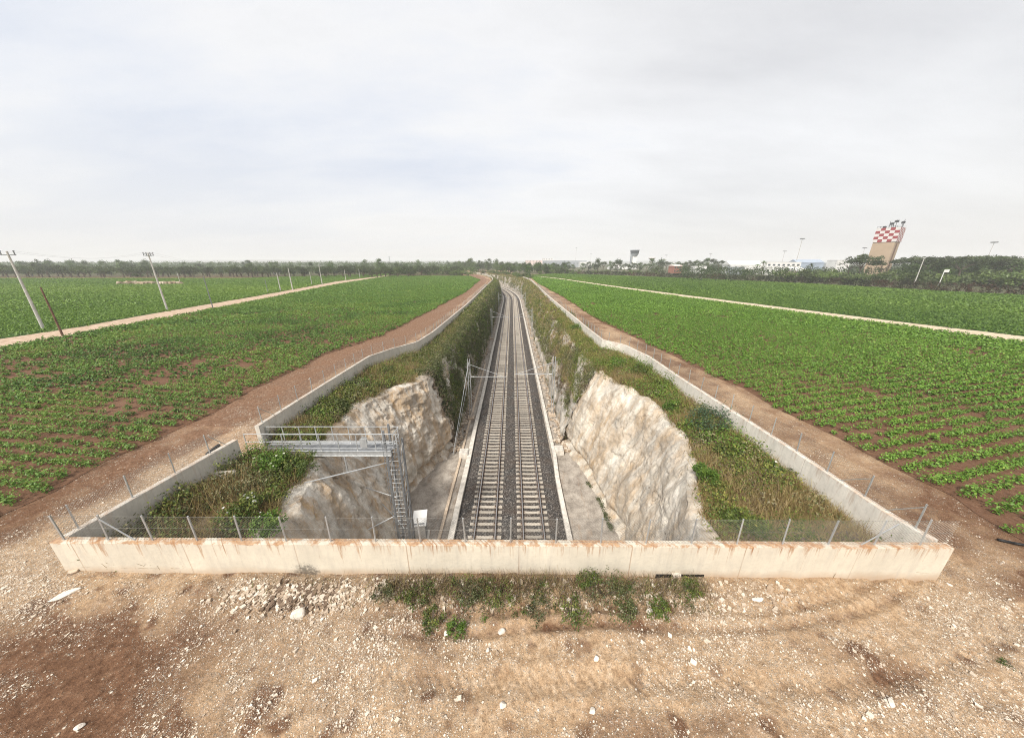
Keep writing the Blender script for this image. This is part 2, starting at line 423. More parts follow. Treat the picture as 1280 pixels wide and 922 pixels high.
def oriented(p, nrm, size, asp, N):
    nrm = nrm / np.maximum(np.linalg.norm(nrm, axis=1), 1e-6)[:, None]
    a = np.cross(nrm, rng.normal(size=(N, 3))); a /= np.maximum(np.linalg.norm(a, axis=1), 1e-6)[:, None]
    b = np.cross(nrm, a)
    s = (np.asarray(size) * (.6 + .8 * rng.random(N)))[:, None]
    w = s * asp * .5
    q = np.stack([p - a * s * .5, p + b * w + a * s * .05, p + a * s * .5 - nrm * s * .12, p - b * w + a * s * .05], 1)
    return q

def quads_obj(name, Q, tint, mats, parent=None, matidx=None):
    Q = np.asarray(Q); n = len(Q)
    return mesh_np(name, Q.reshape(-1, 3), [np.arange(n * 4).reshape(n, 4)], mats, False, None, {'tint': np.clip(tint, 0, 1)}, parent, matidx)

def blades(p, h, w, lean=.5):
    """grass blades as narrow quads; p (N,3), h (N,)"""
    N = len(p); a = rng.random(N) * 2 * math.pi
    u = np.stack([np.cos(a), np.sin(a), 0 * a], 1)
    l = rng.normal(size=(N, 3)) * lean; l[:, 2] = 1
    l /= np.linalg.norm(l, axis=1)[:, None]
    t = p + l * h[:, None]; w = np.asarray(w) * np.ones(N)
    return np.stack([p - u * w[:, None] * .5, p + u * w[:, None] * .5, t + u * w[:, None] * .15, t - u * w[:, None] * .15], 1)

def inpoly(x, y, poly):
    r = np.zeros(len(x), bool); n = len(poly)
    for i in range(n):
        (x0, y0), (x1, y1) = poly[i], poly[(i + 1) % n]
        if y0 == y1: continue
        c = ((y0 > y) != (y1 > y)) & (x < (x1 - x0) * (y - y0) / (y1 - y0) + x0)
        r ^= c
    return r

def inview(x, y, z=0, mx=1.12, my=1.12):
    dz = z - H; zc = y * CP - dz * SP; yc = -dz * CP - y * SP
    zc_ = np.maximum(zc, .1)
    return (zc > .5) & (np.abs(x / zc_ * F) < 640 * mx) & (np.abs(yc / zc_ * F) < 461 * my)

# ------------------------------------------------------------------ plan of the cutting
def cx(y):
    y = np.asarray(y, float); t = np.maximum(y - 165, 0)
    return -t * t / 800.0
def pl(y, pts): return np.interp(y, [p[0] for p in pts], [p[1] for p in pts])
WL = [(-200, -14.95), (8, -14.95), (14.2, -14.3), (19.2, -14.25), (29.6, -14.0), (32.6, -12.8), (35.6, -11.0), (41, -10.5), (70, -10.0), (155, -10.4)]
WR = [(-200, 13.95), (8, 13.95), (9.2, 13.75), (13.8, 13.75), (24, 13.4), (29.6, 13.4), (34.4, 12.5), (36.5, 10.8), (45, 10.6), (84, 10.1), (160, 10.3)]
wl = lambda y: pl(y, WL) + cx(y)
wr = lambda y: pl(y, WR) + cx(y)
TLp = [(7, -9.5), (10, -9.9), (12.3, -10.2), (15.7, -10.9), (19, -12.0), (22, -11.7), (24.3, -11.0), (27.2, -8.9), (30, -8.2), (33, -8.3), (60, -8.2)]
BLp = [(7, -7.2), (17.7, -7.8), (22.2, -8.6), (23.8, -8.2), (26.7, -7.4), (29.5, -6.5), (34, -6.4), (60, -6.3)]
TRp = [(7, 7.7), (10.8, 8.1), (13, 8.9), (14.4, 9.7), (17.6, 10.8), (21, 11.0), (24.6, 10.5), (28.6, 8.9), (31, 8.5), (36, 8.3), (60, 8.3)]
BRp = [(7, 7.3), (17.4, 7.6), (21, 7.6), (25.3, 6.8), (28.6, 6.1), (33, 6.1), (60, 6.0)]
tl = lambda y: pl(y, TLp) + cx(y); bl = lambda y: pl(y, BLp) + cx(y)
tr = lambda y: pl(y, TRp) + cx(y); br = lambda y: pl(y, BRp) + cx(y)
ZF, ZT = -9.05, -0.55       # floor and shoulder heights

# ground sheet
ys = np.concatenate([np.arange(-150, -4, 12.0), np.arange(-4, 3.5, .6), np.arange(3.5, 9.0, .07), np.arange(9.0, 40, .25),
                     40 * 1.035 ** np.arange(0, 72), np.geomspace(490, 5200, 22)])
ys = np.unique(np.round(ys, 3)); END = 450.0
offs = np.concatenate([np.arange(0, 9, .15), 9 * 1.16 ** np.arange(0, 43)]); offs = offs[offs < 5000]
cc = np.arange(0, 1.0001, 1 / 480.)
rows = []
for y in ys:
    L, Rr = float(wl(min(y, END))), float(wr(min(y, END)))
    rows.append(np.concatenate([(L - offs)[::-1], L + (Rr - L) * cc[1:-1], Rr + offs]))
GX = np.array(rows); GY = np.repeat(ys[:, None], GX.shape[1], 1)
nL = len(offs); nC = len(cc) - 2

def blob(x, y, cx_, cy_, rx, ry): return np.exp(-(((x - cx_) / rx) ** 2 + ((y - cy_) / ry) ** 2))
def tyre(x):
    b = .030 * np.maximum(x - 6, 0) ** 2 + .12 * np.sin(x * .45)
    return [(6.72 + b, .14), (6.22 + b * .95 + .05 * np.sin(x * .9), .12), (5.05 + b * .7 - .02 * x, .22)]
def ground_zones(x, y):
    n = fbm(x * .35, y * .35, 0, 4, 3); n2 = fbm(x * 1.3, y * 1.3, 0, 4, 11)
    gr = .31 + 1.0 * (n2 - .5); dk = .16 + 1.15 * (n - .5)
    gr = gr + .38 * sstep(.56, .72, fbm(x * .55, y * .8, 0, 3, 141)) * (y < 9)
    tuft = fbm(x * 1.9, y * 1.9, 0, 3, 131); dk = dk + .5 * sstep(.58, .78, tuft) * sstep(9, 7.5, y)
    gr = gr + .55 * blob(x, y, -6.8, 6.4, 3.0, 1.6) + .45 * blob(x, y, -3.6, 4.9, 2.2, 1.5) + .65 * blob(x, y, 5.7, 6.6, 2.6, 1.1)
    gr = gr + .5 * blob(x, y, 13.6, 6.6, 1.6, 1.2) + .6 * blob(x, y, -15.3, 8.0, 2.2, 2.2) + .4 * blob(x, y, 8.8, 4.6, 3, .6)
    gr = gr + .45 * blob(x, y, -6.5, 7.4, 3.5, .5)
    gr = gr + .5 * blob(x, y, -16.6, 11, 1.6, 5) + .35 * blob(x, y, -18.5, 7.5, 3, 2) + .25 * blob(x, y, -16, 24, 1.2, 9)
    dk = dk + .75 * blob(x, y, -10.6, 4.6, 2.6, 1.5) + .5 * blob(x, y, -13.6, 5.6, 2.0, 1.2) + .35 * blob(x, y, 1.6, 6.3, 4.5, .45)
    dk = dk + .45 * blob(x, y, 9.8, 5.2, 2.0, .7) + .5 * blob(x, y, 4.5, 4.2, 2.5, .5) + .35 * blob(x, y, 11.4, 7.0, 1.6, .8)
    dk = dk - .25 * blob(x, y, .5, 4.9, 4, .7)
    gr = gr - .3 * blob(x, y, -10.6, 4.6, 2.2, 1.2) - .2 * blob(x, y, 1.5, 6.3, 3.5, .5) - .2 * blob(x, y, 10.8, 6.6, 1.6, .8)
    for k, (yc, wd) in enumerate(tyre(x)):
        dk = dk + (.34 if k % 2 else .26) * np.exp(-((y - yc) / wd) ** 2) * sstep(-6, -1, x) * (.2 + 1.6 * np.clip(n2 - .25, 0, 1) + .4 * np.sin(x * 26 + 4 * (y - yc) / wd))
        gr = gr - .25 * np.exp(-((y - yc) / wd) ** 2) * sstep(-6, -1, x)
    # strips beside the walls
    left = x < wl(np.minimum(y, END)) - .2; right = x > wr(np.minimum(y, END)) + .2
    s = (y > 8.5)
    dl = wl(np.minimum(y, END)) - x; dr = x - wr(np.minimum(y, END))
    dk = np.where(left & s, dk + .75 * sstep(2.6, 5, dl) + (.40 * np.exp(-((dl - 2.1) / .35) ** 2) + .40 * np.exp(-((dl - 3.8) / .4) ** 2)) * (y > 14) * (.4 + n) + .30 * (y > 18), dk)
    gr = np.where(left & s, gr - .15 * sstep(3, 6, dl) - .12 * sstep(16, 30, y), gr)
    red = np.where(left & s, .9 * sstep(9, 20, y) * sstep(.3, 1.2, dl), 0) + np.where(right, .25 * sstep(8, 16, y), 0)
    dk = np.where(right & (y > 7), dk + .38 * sstep(.2, 1.2, dr), dk)
    gr = np.where(right & s, gr - .12, gr)
    return np.clip(gr, 0, 1), np.clip(dk, 0, 1), np.clip(red, 0, 1)

def ground_z(x, y):
    near = sstep(60, 25, y) * sstep(-60, -20, x) * sstep(60, 20, x)
    infield = np.maximum(sstep(-19.5, -21.5, x), sstep(15.8, 17.5, x))
    z = (.22 * (fbm(x * .5, y * .5, 0, 4, 21) - .5) + .10 * (fbm(x * 2.3, y * 2.3, 0, 3, 31) - .5) + .045 * (fbm(x * 7, y * 7, 0, 2, 41) - .5)) * near
    for k, (yc, wd) in enumerate(tyre(x)):
        e = np.exp(-((y - yc) / wd) ** 2) * sstep(-6, -1, x) * sstep(18, 13, x)
        z = z - .06 * e + .035 * e * np.sin(x * 26 + 4 * (y - yc) / wd) + .03 * np.exp(-((np.abs(y - yc) - 1.7 * wd) / (.5 * wd)) ** 2) * sstep(-6, -1, x) * sstep(18, 13, x)
    z = z + .22 * blob(x, y, -5.8, 7.4, 3.8, .5) + .25 * blob(x, y, 1.0, 7.45, 5, .4) + .12 * blob(x, y, 6, 7, 2, .6) + .18 * blob(x, y, -15.8, 8.2, 1.5, 1.5)
    return np.where(y > 300, 0, z * (1 - infield) - .004 * infield * near)
GZ = ground_z(GX, GY)
gr, dk, rd = ground_zones(GX, GY)
nr, nc = GX.shape
_l, _r = wl(np.minimum(GY, END)), wr(np.minimum(GY, END))
gn = np.clip(sstep(228, 252, GY) * (.85 + .4 * (fbm(GX * .02, GY * .02, 0, 3, 44) - .5)) * np.where(GX < 0, sstep(14, 26, _l - GX), sstep(5, 14, GX - _r)) * np.where((GX > -35) & (GX < _l), sstep(300, 330, GY), 1) + sstep(60, 80, GX - .0) * sstep(0, 30, GY + GX * 1.3 - 240) + sstep(440, 470, GY), 0, .97)
keep = np.ones((nr - 1, nc - 1), bool)
ri = np.where((ys[:-1] >= 7.95) & (ys[:-1] < END))[0]
keep[np.ix_(ri, np.arange(nL - 1, nL + nC))] = False
# ground inside far of the cutting's end closes again
ground = mesh_np('ground', np.stack([GX, GY, GZ], -1).reshape(-1, 3), [grid_faces(nr, nc, keep)], M['soil'], True,
                 {'gravel': gr.ravel(), 'dark': dk.ravel(), 'red': rd.ravel(), 'green': gn.ravel()})
tag(ground, kind='structure')

def sheet(name, poly, z, mat, kind='structure'):
    me = bpy.data.meshes.new(name)
    me.from_pydata([(x, y, z) for x, y in poly], [], [tuple(range(len(poly)))]); me.materials.append(mat); me.update()
    return tag(link(name, me), kind=kind)

# field outlines, taken from the photograph on the ground plane
E_L = [P(*p) for p in ((0, 645), (69, 614), (131, 577), (194, 550), (269, 515), (316, 487), (345, 474), (407, 443), (475, 421), (517, 400), (560, 377), (582, 365), (600, 350))]
roadL_in = [P(*p) for p in ((0, 436), (75, 422), (210, 397), (320, 376.5), (420, 356), (487, 345))]
roadL_out = [P(*p) for p in ((0, 424), (100, 409), (210, 389), (320, 370.5), (420, 352), (487, 343.8))]
fieldL = [(-21.3, -8)] + E_L + [(-32, 250)] + roadL_in[::-1] + [(-64, -8)]
E_R = [P(*p) for p in ((1220, 642), (1193, 621), (1107, 580), (1048, 547), (968, 509), (929, 485), (900, 474), (837, 442), (750, 402), (705, 372), (672, 354))]
pathR_in = [P(*p) for p in ((1280, 428), (1153, 411.5), (1000, 391.5), (920, 381), (775, 361), (700, 349.5), (662, 345))]
pathR_out = [P(*p) for p in ((1280, 421), (1153, 406), (1000, 387), (920, 377), (775, 358.5), (700, 348), (662, 344.2))]
fieldR = [(17.6, -8)] + E_R + pathR_in[::-1] + [(78, -8)]
hb = [P(*p) for p in ((1280, 370), (1150, 363), (1020, 355.5), (890, 349.5), (760, 344.3), (700, 341.5))]
fieldR2 = [(86, -8)] + pathR_out + hb[::-1] + [(215, 40), (230, -8)]
farL = [(-75, -8)] + roadL_out + [P(487, 342.5), P(300, 348), P(0, 348), (-420, -8)]
sheet('field_soil', fieldL, .014, M['fsoil']); sheet('field_soil', fieldR, .014, M['fsoil'])
sheet('far_field', fieldR2, .034, M['ffar']); sheet('far_field', farL, .034, M['ffar'])
def strip(name, a, b, z, mat):
    V = [(x, y, z) for x, y in a] + [(x, y, z) for x, y in b]; n = len(a)
    return tag(mesh_np(name, V, [[(i, i + 1, n + i + 1, n + i) for i in range(n - 1)]], mat), kind='structure')
def dense(p, jit=.25, step=3.0):
    o = []
    for a, b in zip(p[:-1], p[1:]):
        k = max(1, int(math.dist(a, b) / step))
        for i in range(k):
            t = i / k; o.append((a[0] + (b[0] - a[0]) * t, a[1] + (b[1] - a[1]) * t))
    return o + [p[-1]]
def two(a, b, step=3.0):
    n = sum(max(1, int(math.dist(p, q) / step)) for p, q in zip(a[:-1], a[1:]))
    def res(p):
        d = np.concatenate([[0], np.cumsum([math.dist(u, v) for u, v in zip(p[:-1], p[1:])])])
        t = np.linspace(0, d[-1], n); return np.interp(t, d, [q[0] for q in p]), np.interp(t, d, [q[1] for q in p])
    (ax, ay), (bx, by) = res(a), res(b)
    j1 = .5 * (fbm(ay * .6, ax * .6, 0, 3, 5) - .5) * 2; j2 = .5 * (fbm(by * .6, bx * .6, 0, 3, 6) - .5) * 2
    return list(zip(ax + j1, ay)), list(zip(bx + j2, by))
a, b = two([(-64, -8)] + roadL_in, [(-75, -8)] + roadL_out); strip('dirt_road', a, b, .06, M['road'])
a, b = two([(78, -8)] + pathR_in, [(86, -8)] + pathR_out); strip('dirt_path', a, b, .06, M['path'])

# ------------------------------------------------------------------ cutting: floor, ballast, rock
def loft(name, yy, prof, mat, smooth=True, kind='structure', disp=None):
    """prof(y) -> list of (x,z)"""
    V = np.array([[(x, y, z) for x, z in prof(y)] for y in yy])
    if disp is not None: V = disp(V)
    return V, tag(mesh_np(name, V.reshape(-1, 3), [grid_faces(V.shape[0], V.shape[1])], mat, smooth), kind=kind)
yfar = np.concatenate([np.arange(7.9, 60, .5), 60 * 1.03 ** np.arange(0, 68)]); yfar = yfar[yfar < END]
def floor_disp(V):
    V = V.copy(); V[..., 2] += .10 * (fbm(V[..., 0] * .8, V[..., 1] * .8, 0, 3, 8) - .5); return V
loft('cutting_floor', yfar, lambda y: [(x, ZF - .02) for x in np.linspace(float(bl(y)) - .8, float(br(y)) + .8, 30)], M['floor'], disp=floor_disp)
def ball_disp(V):
    V = V.copy(); V[..., 2] += .05 * (fbm(V[..., 0] * 3, V[..., 1] * 3, 0, 3, 9) - .5); return V
KL, KR = -4.35, 4.1
loft('ballast', yfar, lambda y: [(x + float(cx(y)), -8.84 if abs(x + .1) < 3.9 else -9.0) for x in np.linspace(KL + .05, KR - .05, 40)], M['ballast'], disp=ball_disp)

def face(name, base, top, wallx, sgn, y0, y1, dy, nz, mat, amp, rough, lip):
    yy = np.arange(y0, y1 + 1e-6, dy) if np.isscalar(dy) else dy
    B, T = base(yy), top(yy); Wx = wallx(yy)
    t = np.linspace(0, 1, nz)
    V = np.zeros((len(yy), nz + 4, 3))
    bulge = np.sin(np.pi * t) ** 1.0
    for j in range(nz):
        s = t[j]
        e = s ** 1.25
        V[:, j, 0] = B + (T - B) * e - sgn * 0.25 * bulge[j]
        V[:, j, 2] = ZF - .3 + (ZT - ZF + .3) * (1 - (1 - s) ** 1.08)
    for k in range(4):
        q = (k + 1) / 4
        V[:, nz + k, 0] = T + sgn * lip * q
        V[:, nz + k, 2] = ZT + .16 * math.sin(q * 2.2) - .25 * max(0, q - .8) * 5 * .6
    V[..., 1] = yy[:, None]
    x, y, z = V[..., 0], V[..., 1], V[..., 2]
    d = (fbm(y * .28, z * .22, x * .1, 3, 51) - .5) * 1.7 * amp + (fbm(y * .9 + z * .25, z * .45, 0, 4, 57) - .5) * .8 * amp
    rid = 1 - np.abs(2 * fbm(y * .7, z * 1.1, 0, 4, 61) - 1)
    d = d + rough * (rid - .6) * .9 + (fbm(y * 2.5, z * 2.5, 0, 4, 71) - .5) * .35 * rough
    d = d + (fbm(y * 7 + z * 2.5 * sgn, z * 3.2, 0, 3, 77) - .5) * .13 * (.4 + rough)
    # blocks split by joints: each cell set forward or back and tilted, a groove between them
    r_ = np.random.default_rng(int(abs(y0 * 100)) + (5 if sgn > 0 else 9))
    npt = 420 if y1 < 40 else 0
    if npt:
        py_, pz_ = r_.uniform(y0 - 1, y1 + 1, npt), r_.uniform(ZF - 1, ZT + 1, npt)
        po, pa, pb = r_.uniform(-1, 1, npt), r_.normal(0, 1, npt), r_.normal(0, 1, npt)
        wy = y + .5 * (fbm(y * .9, z * .9, 0, 3, 201) - .5) * 2 + .35 * (z - ZT) * .6 * sgn; wz = z + .5 * (fbm(y * .9, z * .9, 3.0, 3, 211) - .5) * 2
        D = ((wy[..., None] - py_) * 1.25) ** 2 + ((wz[..., None] - pz_) * .62) ** 2
        i2 = np.argpartition(D, 1, axis=-1)[..., :2]; dd = np.sqrt(np.take_along_axis(D, i2, -1)); sw = dd[..., 0] > dd[..., 1]
        i1 = np.where(sw, i2[..., 1], i2[..., 0]); gap = np.abs(dd[..., 1] - dd[..., 0])
        fac = po[i1] * .10 + .16 * pa[i1] * (wy - py_[i1]) * .5 + .14 * pb[i1] * (wz - pz_[i1]) * .5
        pres = sstep(.40, .62, fbm(y * .25, z * .3, 0, 3, 221)) * (1.0 if sgn < 0 else .5)
        d = d + (fac - .10 * np.exp(-(gap / .05) ** 2)) * ((.25 if sgn < 0 else .12) + .75 * pres)
    wgt = np.ones(V.shape[:2]); wgt[:, nz:] = .35
    if y1 < 40:
        uc = np.exp(-((z - (ZF + .35 + .5 * fbm(y * .4, 0 * y, 0, 2, 19))) / .45) ** 2) * sstep(15, 20, y)
        V[..., 0] += sgn * uc * .75 * (.5 + fbm(y * .8, 0 * y, 0, 3, 29))
    V[..., 0] += -sgn * d * wgt
    V[:, nz:, 2] += .32 * (fbm(y * 1.6, x * 1.6, 0, 4, 81)[:, nz:] - .5)
    rag = (fbm(y * .9, 0 * y, 7.0, 4, 83) - .5); V[..., 2] += rag * .45 * np.clip((z - ZT + 2.2) / 2.2, 0, 1)
    V[..., 1] += (fbm(y * .8, z * .8, 2.0, 3, 91) - .5) * .6 * amp * (np.abs(y - y0) > .5)
    o = tag(mesh_np(name, V.reshape(-1, 3), [grid_faces(V.shape[0], V.shape[1])], mat, True), kind='structure')
    return V, o
VL1, _ = face('rock_face', bl, tl, wl, -1, 7.9, 31.2, .085, 120, M['rockl'], .75, .5, .8)
VR1, _ = face('rock_face', br, tr, wr, 1, 7.9, 31.2, .085, 120, M['rock'], .75, .26, .45)
yf = np.concatenate([np.arange(30.6, 70, .3), 70 * 1.02 ** np.arange(0, 94)]); yf = yf[yf < END]
VL2, _ = face('rock_slope', bl, tl, wl, -1, 30.6, END, yf, 30, M['rock2'], .9, .9, .5)
VR2, _ = face('rock_slope', br, tr, wr, 1, 30.6, END, yf, 30, M['rock2'], .9, .9, .5)

M['bank'] = road_mat('bank_earth', (.11, .075, .042), (.25, .18, .105), (.42, .33, .21))
def bank_z(y, q): return ZT + .02 + (0.05 - ZT) * q + .25 * (fbm(np.asarray(y) * .8, np.asarray(q) * 3, 0, 3, 33) - .5)
def bank(name, top, wallx, sgn):
    yy = yfar; n = 14; V = np.zeros((len(yy), n, 3)); q = np.linspace(0, 1, n)
    T = top(yy) + sgn * .15; Wx = wallx(yy) + 0 * yy
    V[..., 0] = T[:, None] + (Wx - T)[:, None] * q[None]
    V[..., 1] = yy[:, None]; V[..., 2] = bank_z(V[..., 1], q[None] + 0 * V[..., 1]) - .12
    tag(mesh_np(name, V.reshape(-1, 3), [grid_faces(len(yy), n)], M['bank'], True), kind='structure')
bank('bank', tl, wl, -1); bank('bank', tr, wr, 1)

# ------------------------------------------------------------------ kerbs (trough lines), track
def kerb(x0, w, h, y0, y1, label, mat=M['kerb'], name='trough_kerb', z=ZF):
    yy = np.unique(np.concatenate([np.arange(y0, min(y1, 60), .5), 60 * 1.03 ** np.arange(0, 68)])); yy = yy[(yy >= y0) & (yy < y1)]
    wob = .10 * (fbm(yy * .15, 0 * yy, 0, 2, 15) - .5)
    V = np.zeros((len(yy), 4, 3)); X = x0 + cx(yy) + wob + (.22 * sstep(24, 29, yy) if x0 > 0 else 0)
    for k, (dx, z_) in enumerate(((-w / 2, z - .2), (-w / 2, z + h), (w / 2, z + h), (w / 2, z - .2))):
        V[:, k, 0] = X + dx; V[:, k, 2] = z_
    V[..., 1] = yy[:, None]
    return tag(mesh_np(name, V.reshape(-1, 3), [grid_faces(len(yy), 4)], mat), label, 'kerb')
kerb(KL - .05, .42, .34, 7.9, 440, 'pale concrete trough kerb edging the ballast beside the service cabinet')
kerb(KR + .05, .36, .34, 7.9, 440, 'pale concrete trough kerb edging the ballast on the side with the bare ditch')
kerb(KL - .95, .22, .14, 7.9, 60, 'low buff concrete edging in the ditch below the steel platform', M['stone2'], 'ditch_edging')

def railway(xc, label):
    t = empty('railway_track', (xc, 16, -8.8), 0, label, 'railway track')
    yy = np.concatenate([[7.9], np.arange(16, 160, 8), np.arange(160, 440, 4)]).astype(float)
    for s in (-1, 1):
        mb = []
        prof = [(-.07, -.0), (-.07, .02), (-.012, .035), (-.012, .12), (-.036, .13), (-.036, .165), (.036, .165), (.036, .13), (.012, .12), (.012, .035), (.07, .02), (.07, 0)]
        V = np.zeros((len(yy), len(prof), 3))
        for k, (dx, dz) in enumerate(prof):
            V[:, k, 0] = s * .7525 + dx + cx(yy); V[:, k, 1] = yy - 16; V[:, k, 2] = dz + .03
        f = grid_faces(len(yy), len(prof)); mi = np.where(np.arange(len(f)) % (len(prof) - 1) == 5, 1, 0)
        mesh_np('rail', V.reshape(-1, 3), [f], [M['rail'], M['railtop']], parent=t, matidx=mi)
    def sl(mb, y, x):
        b = len(mb.v)
        w0, w1 = .15, .11
        vs = []
        for (xx, zt) in ((-1.2, .02), (-.5, .03), (-.35, -.01), (.35, -.01), (.5, .03), (1.2, .02)):
            vs += [(x + xx, y - w0, -.16), (x + xx, y - w1, zt), (x + xx, y + w1, zt), (x + xx, y + w0, -.16)]
        fs = []
        for k in range(5):
            a = k * 4; fs += [(a + j, a + j + 1, a + 5 + j, a + 4 + j) for j in range(3)]
        fs += [(3, 2, 1, 0), (20, 21, 22, 23)]
        mb.add(vs, fs)
        for s in (-1, 1):
            for q in (-1, 1): mb.box(x + s * .7525 + q * .11 - .035, x + s * .7525 + q * .11 + .035, y - .05, y + .05, .03, .07, 1)
    ysl = np.arange(15.4, 436, .6)
    proto = MB(); sl(proto, 0, 0); first = proto.build('sleeper', [M['sleeper'], M['rail']], t)
    first.location = (0, ysl[0] - 16, 0)
    for y in ysl[1:100]:
        c = first.copy(); COL.objects.link(c); c.parent = t
        c.location = (random.uniform(-.02, .02), y - 16 + random.uniform(-.02, .02), 0)
        c.rotation_euler = (0, 0, random.uniform(-.006, .006))
    far = MB()
    for y in ysl[100:]: sl(far, y - 16, float(cx(y)))
    tag(far.build('sleeper', [M['sleeper'], M['rail']], t), kind='stuff')
    return t
railway(-1.98, 'railway track of pale concrete sleepers nearer the lattice service tower')
railway(1.58, 'railway track of pale concrete sleepers nearer the broad bare rock face')

# catenary masts
def mast(xb, y, side, label, arm_to, guy=None):
    c0 = float(cx(y)); t = empty('catenary_mast', (xb + c0, y, ZF), 0, label, 'mast', 'catenary masts along the railway')
    mb = MB(); hgt = 8.0
    for s in (-1, 1): mb.box(s * .14 - .035, s * .14 + .035, -.09, .09, .25, hgt)
    mb.build('upright', M['galv'], t)
    mb = MB(); z = .5; k = 0
    while z < hgt - .5:
        mb.bar((-.14 if k % 2 else .14, -.095, z), (.14 if k % 2 else -.14, -.095, z + .5), .035, .02); z += .5; k += 1
    mb.build('lattice', M['galv'], t)
    mb = MB(); mb.box(-.42, .42, -.42, .42, -.1, .3, 0, .02); mb.build('footing', M['stone2'], t)
    d = arm_to - xb; sg = 1 if d > 0 else -1
    mb = MB(); mb.tube((sg * .18, 0, 5.75), (d, 0, 5.75), .045); mb.tube((sg * .18, 0, 7.3), (d - sg * .5, 0, 5.85), .03); mb.tube((d - sg * .6, 0, 5.75), (d - sg * .6, 0, 5.45), .025)
    mb.build('cantilever_arm', M['galv'], t)
    mb = MB()
    for q in range(4): mb.tube((sg * (.26 + q * .08), 0, 5.75), (sg * (.3 + q * .08), 0, 5.75), .085, n=10)
    mb.build('insulator', M['white'], t)
    if guy:
        mb = MB(); mb.tube((0, 0, 7.6), guy, .035); mb.tube((.14, -.05, 6.6), (guy[0] + .05, guy[1] + .3, guy[2]), .02); mb.build('guy_strut', M['galv'], t)
    return t
ML = [36.5, 81, 126, 171]
for i, y in enumerate(ML):
    mast(-5.25, y, -1, ['lattice catenary mast with slanting guy struts beside the shrubby bank, nearest of its row',
                        'second catenary mast along the foot of the dark shrubby bank',
                        'third catenary mast along the foot of the dark shrubby bank',
                        'small far catenary mast under the dark bank where the track starts to bend'][i], -.7, (-.9, -8.2, .1) if i == 0 else None)
    mast(5.25, y + 1, 1, ['lattice catenary mast against the rocky bank just past the bare rock face',
                          'second catenary mast along the foot of the rocky grassy bank',
                          'third catenary mast along the foot of the rocky grassy bank',
                          'small far catenary mast under the rocky bank where the track starts to bend'][i], .4)
for i, xc in enumerate((-1.98, 1.58)):
    t = empty('overhead_line', (xc, 16, -3.35), 0, 'thin overhead contact wires strung above the track nearer the ' + ('lattice service tower' if i == 0 else 'broad bare rock face'), 'overhead wire')
    yy = np.concatenate([np.arange(8, 180, 4), np.arange(180, 430, 8)])
    mb = MB(); pts = [(float(cx(y)), y - 16, 0) for y in yy]; mb.path(pts, .009, 4); mb.build('contact_wire', M['dgalv'], t)
    mb = MB(); pts = [(float(cx(y)), y - 16, 1.25 - .55 * math.sin(math.pi * (((y - 36.5) / 44.8) % 1))) for y in yy]; mb.path(pts, .007, 4); mb.build('carrier_wire', M['dgalv'], t)

# small concrete blocks and cabinet in the ditch
def block(x, y, w, d, h, label, m='stone2'):
    mb = MB(); mb.box(-w / 2, w / 2, -d / 2, d / 2, -.1, h, 0, .03); mb.box(-w / 2 + .06, w / 2 - .06, -d / 2 + .06, d / 2 - .06, h + .003, h + .05, 0, .01)
    o = mb.build('concrete_block', M[m]); o.location = (x, y, ZF); tag(o, label, 'concrete block')
block(-5.0, 28.3, .9, 1.1, .5, 'grey concrete block in the ditch beside the trough kerb, under the rock nose', 'kerb')
block(4.95, 28.9, .9, 1.1, .5, 'grey concrete block between the trough kerb and the bare rock face', 'kerb')
t = empty('service_cabinet', (-6.55, 17.9, ZF), R(8), 'white service cabinet with sloping lid beside the steel tower', 'cabinet')
mb = MB(); mb.box(-.36, .36, -.45, .45, .15, 1.75); mb.build('body', M['dgalv'], t)
mb = MB(); mb.add([(-.48, -.55, 1.6), (.48, -.55, 1.6), (.48, .55, 2.0), (-.48, .55, 2.0), (-.48, -.55, 1.68), (.48, -.55, 1.68), (.48, .55, 2.08), (-.48, .55, 2.08)],
       [(3, 2, 1, 0), (4, 5, 6, 7), (0, 1, 5, 4), (1, 2, 6, 5), (2, 3, 7, 6), (3, 0, 4, 7)]); mb.build('lid', M['white'], t)
mb = MB(); mb.box(-.36, .36, -.48, -.452, .25, 1.5); mb.build('door', M['white'], t)
mb = MB(); mb.box(-.5, .5, -.6, .6, -.1, .148); mb.build('plinth', M['kerb'], t)

# ------------------------------------------------------------------ concrete walls
WH, WT = 1.35, .24
def wall_path(name, pts, label, mat, h=WH, th=WT, z0=-.25):
    """wall following a plan line; flat top, butt ends"""
    pts = [np.array(p, float) for p in pts]
    n = len(pts); V = []
    for i, p in enumerate(pts):
        d = (pts[min(i + 1, n - 1)] - pts[max(i - 1, 0)]); d /= np.linalg.norm(d); q = np.array([-d[1], d[0]])
        for (s, z) in ((-1, z0), (-1, h - .02), (-.93, h), (.93, h), (1, h - .02), (1, z0)):
            V.append((*(p + q * s * th / 2), z))
    f = grid_faces(n, 6); caps = [[tuple(range(6))], [tuple(range((n - 1) * 6, n * 6))[::-1]]]
    o = mesh_np(name, V, [f, np.array(caps[0]), np.array(caps[1])], mat)
    return tag(o, label, 'wall')
def sub(a, b, n): return [(a[0] + (b[0] - a[0]) * k / n, a[1] + (b[1] - a[1]) * k / n) for k in range(n + 1)]
FA, FB = (-15.1, 8.08), (14.15, 7.86)
wall_path('concrete_wall', sub(FA, FB, 30), 'long rust streaked cream concrete wall across the head of the cutting', M['wall'])
yy = np.concatenate([np.arange(8.24, 14.31, .5)])
wall_path('concrete_wall', [(float(wl(y)), y) for y in list(yy) + [14.3]], 'short grey concrete wall between the cut corner and the steel platform', M['wall2'])
yy = np.concatenate([np.arange(15.72, 45, .7), np.arange(45, 300, 5)])
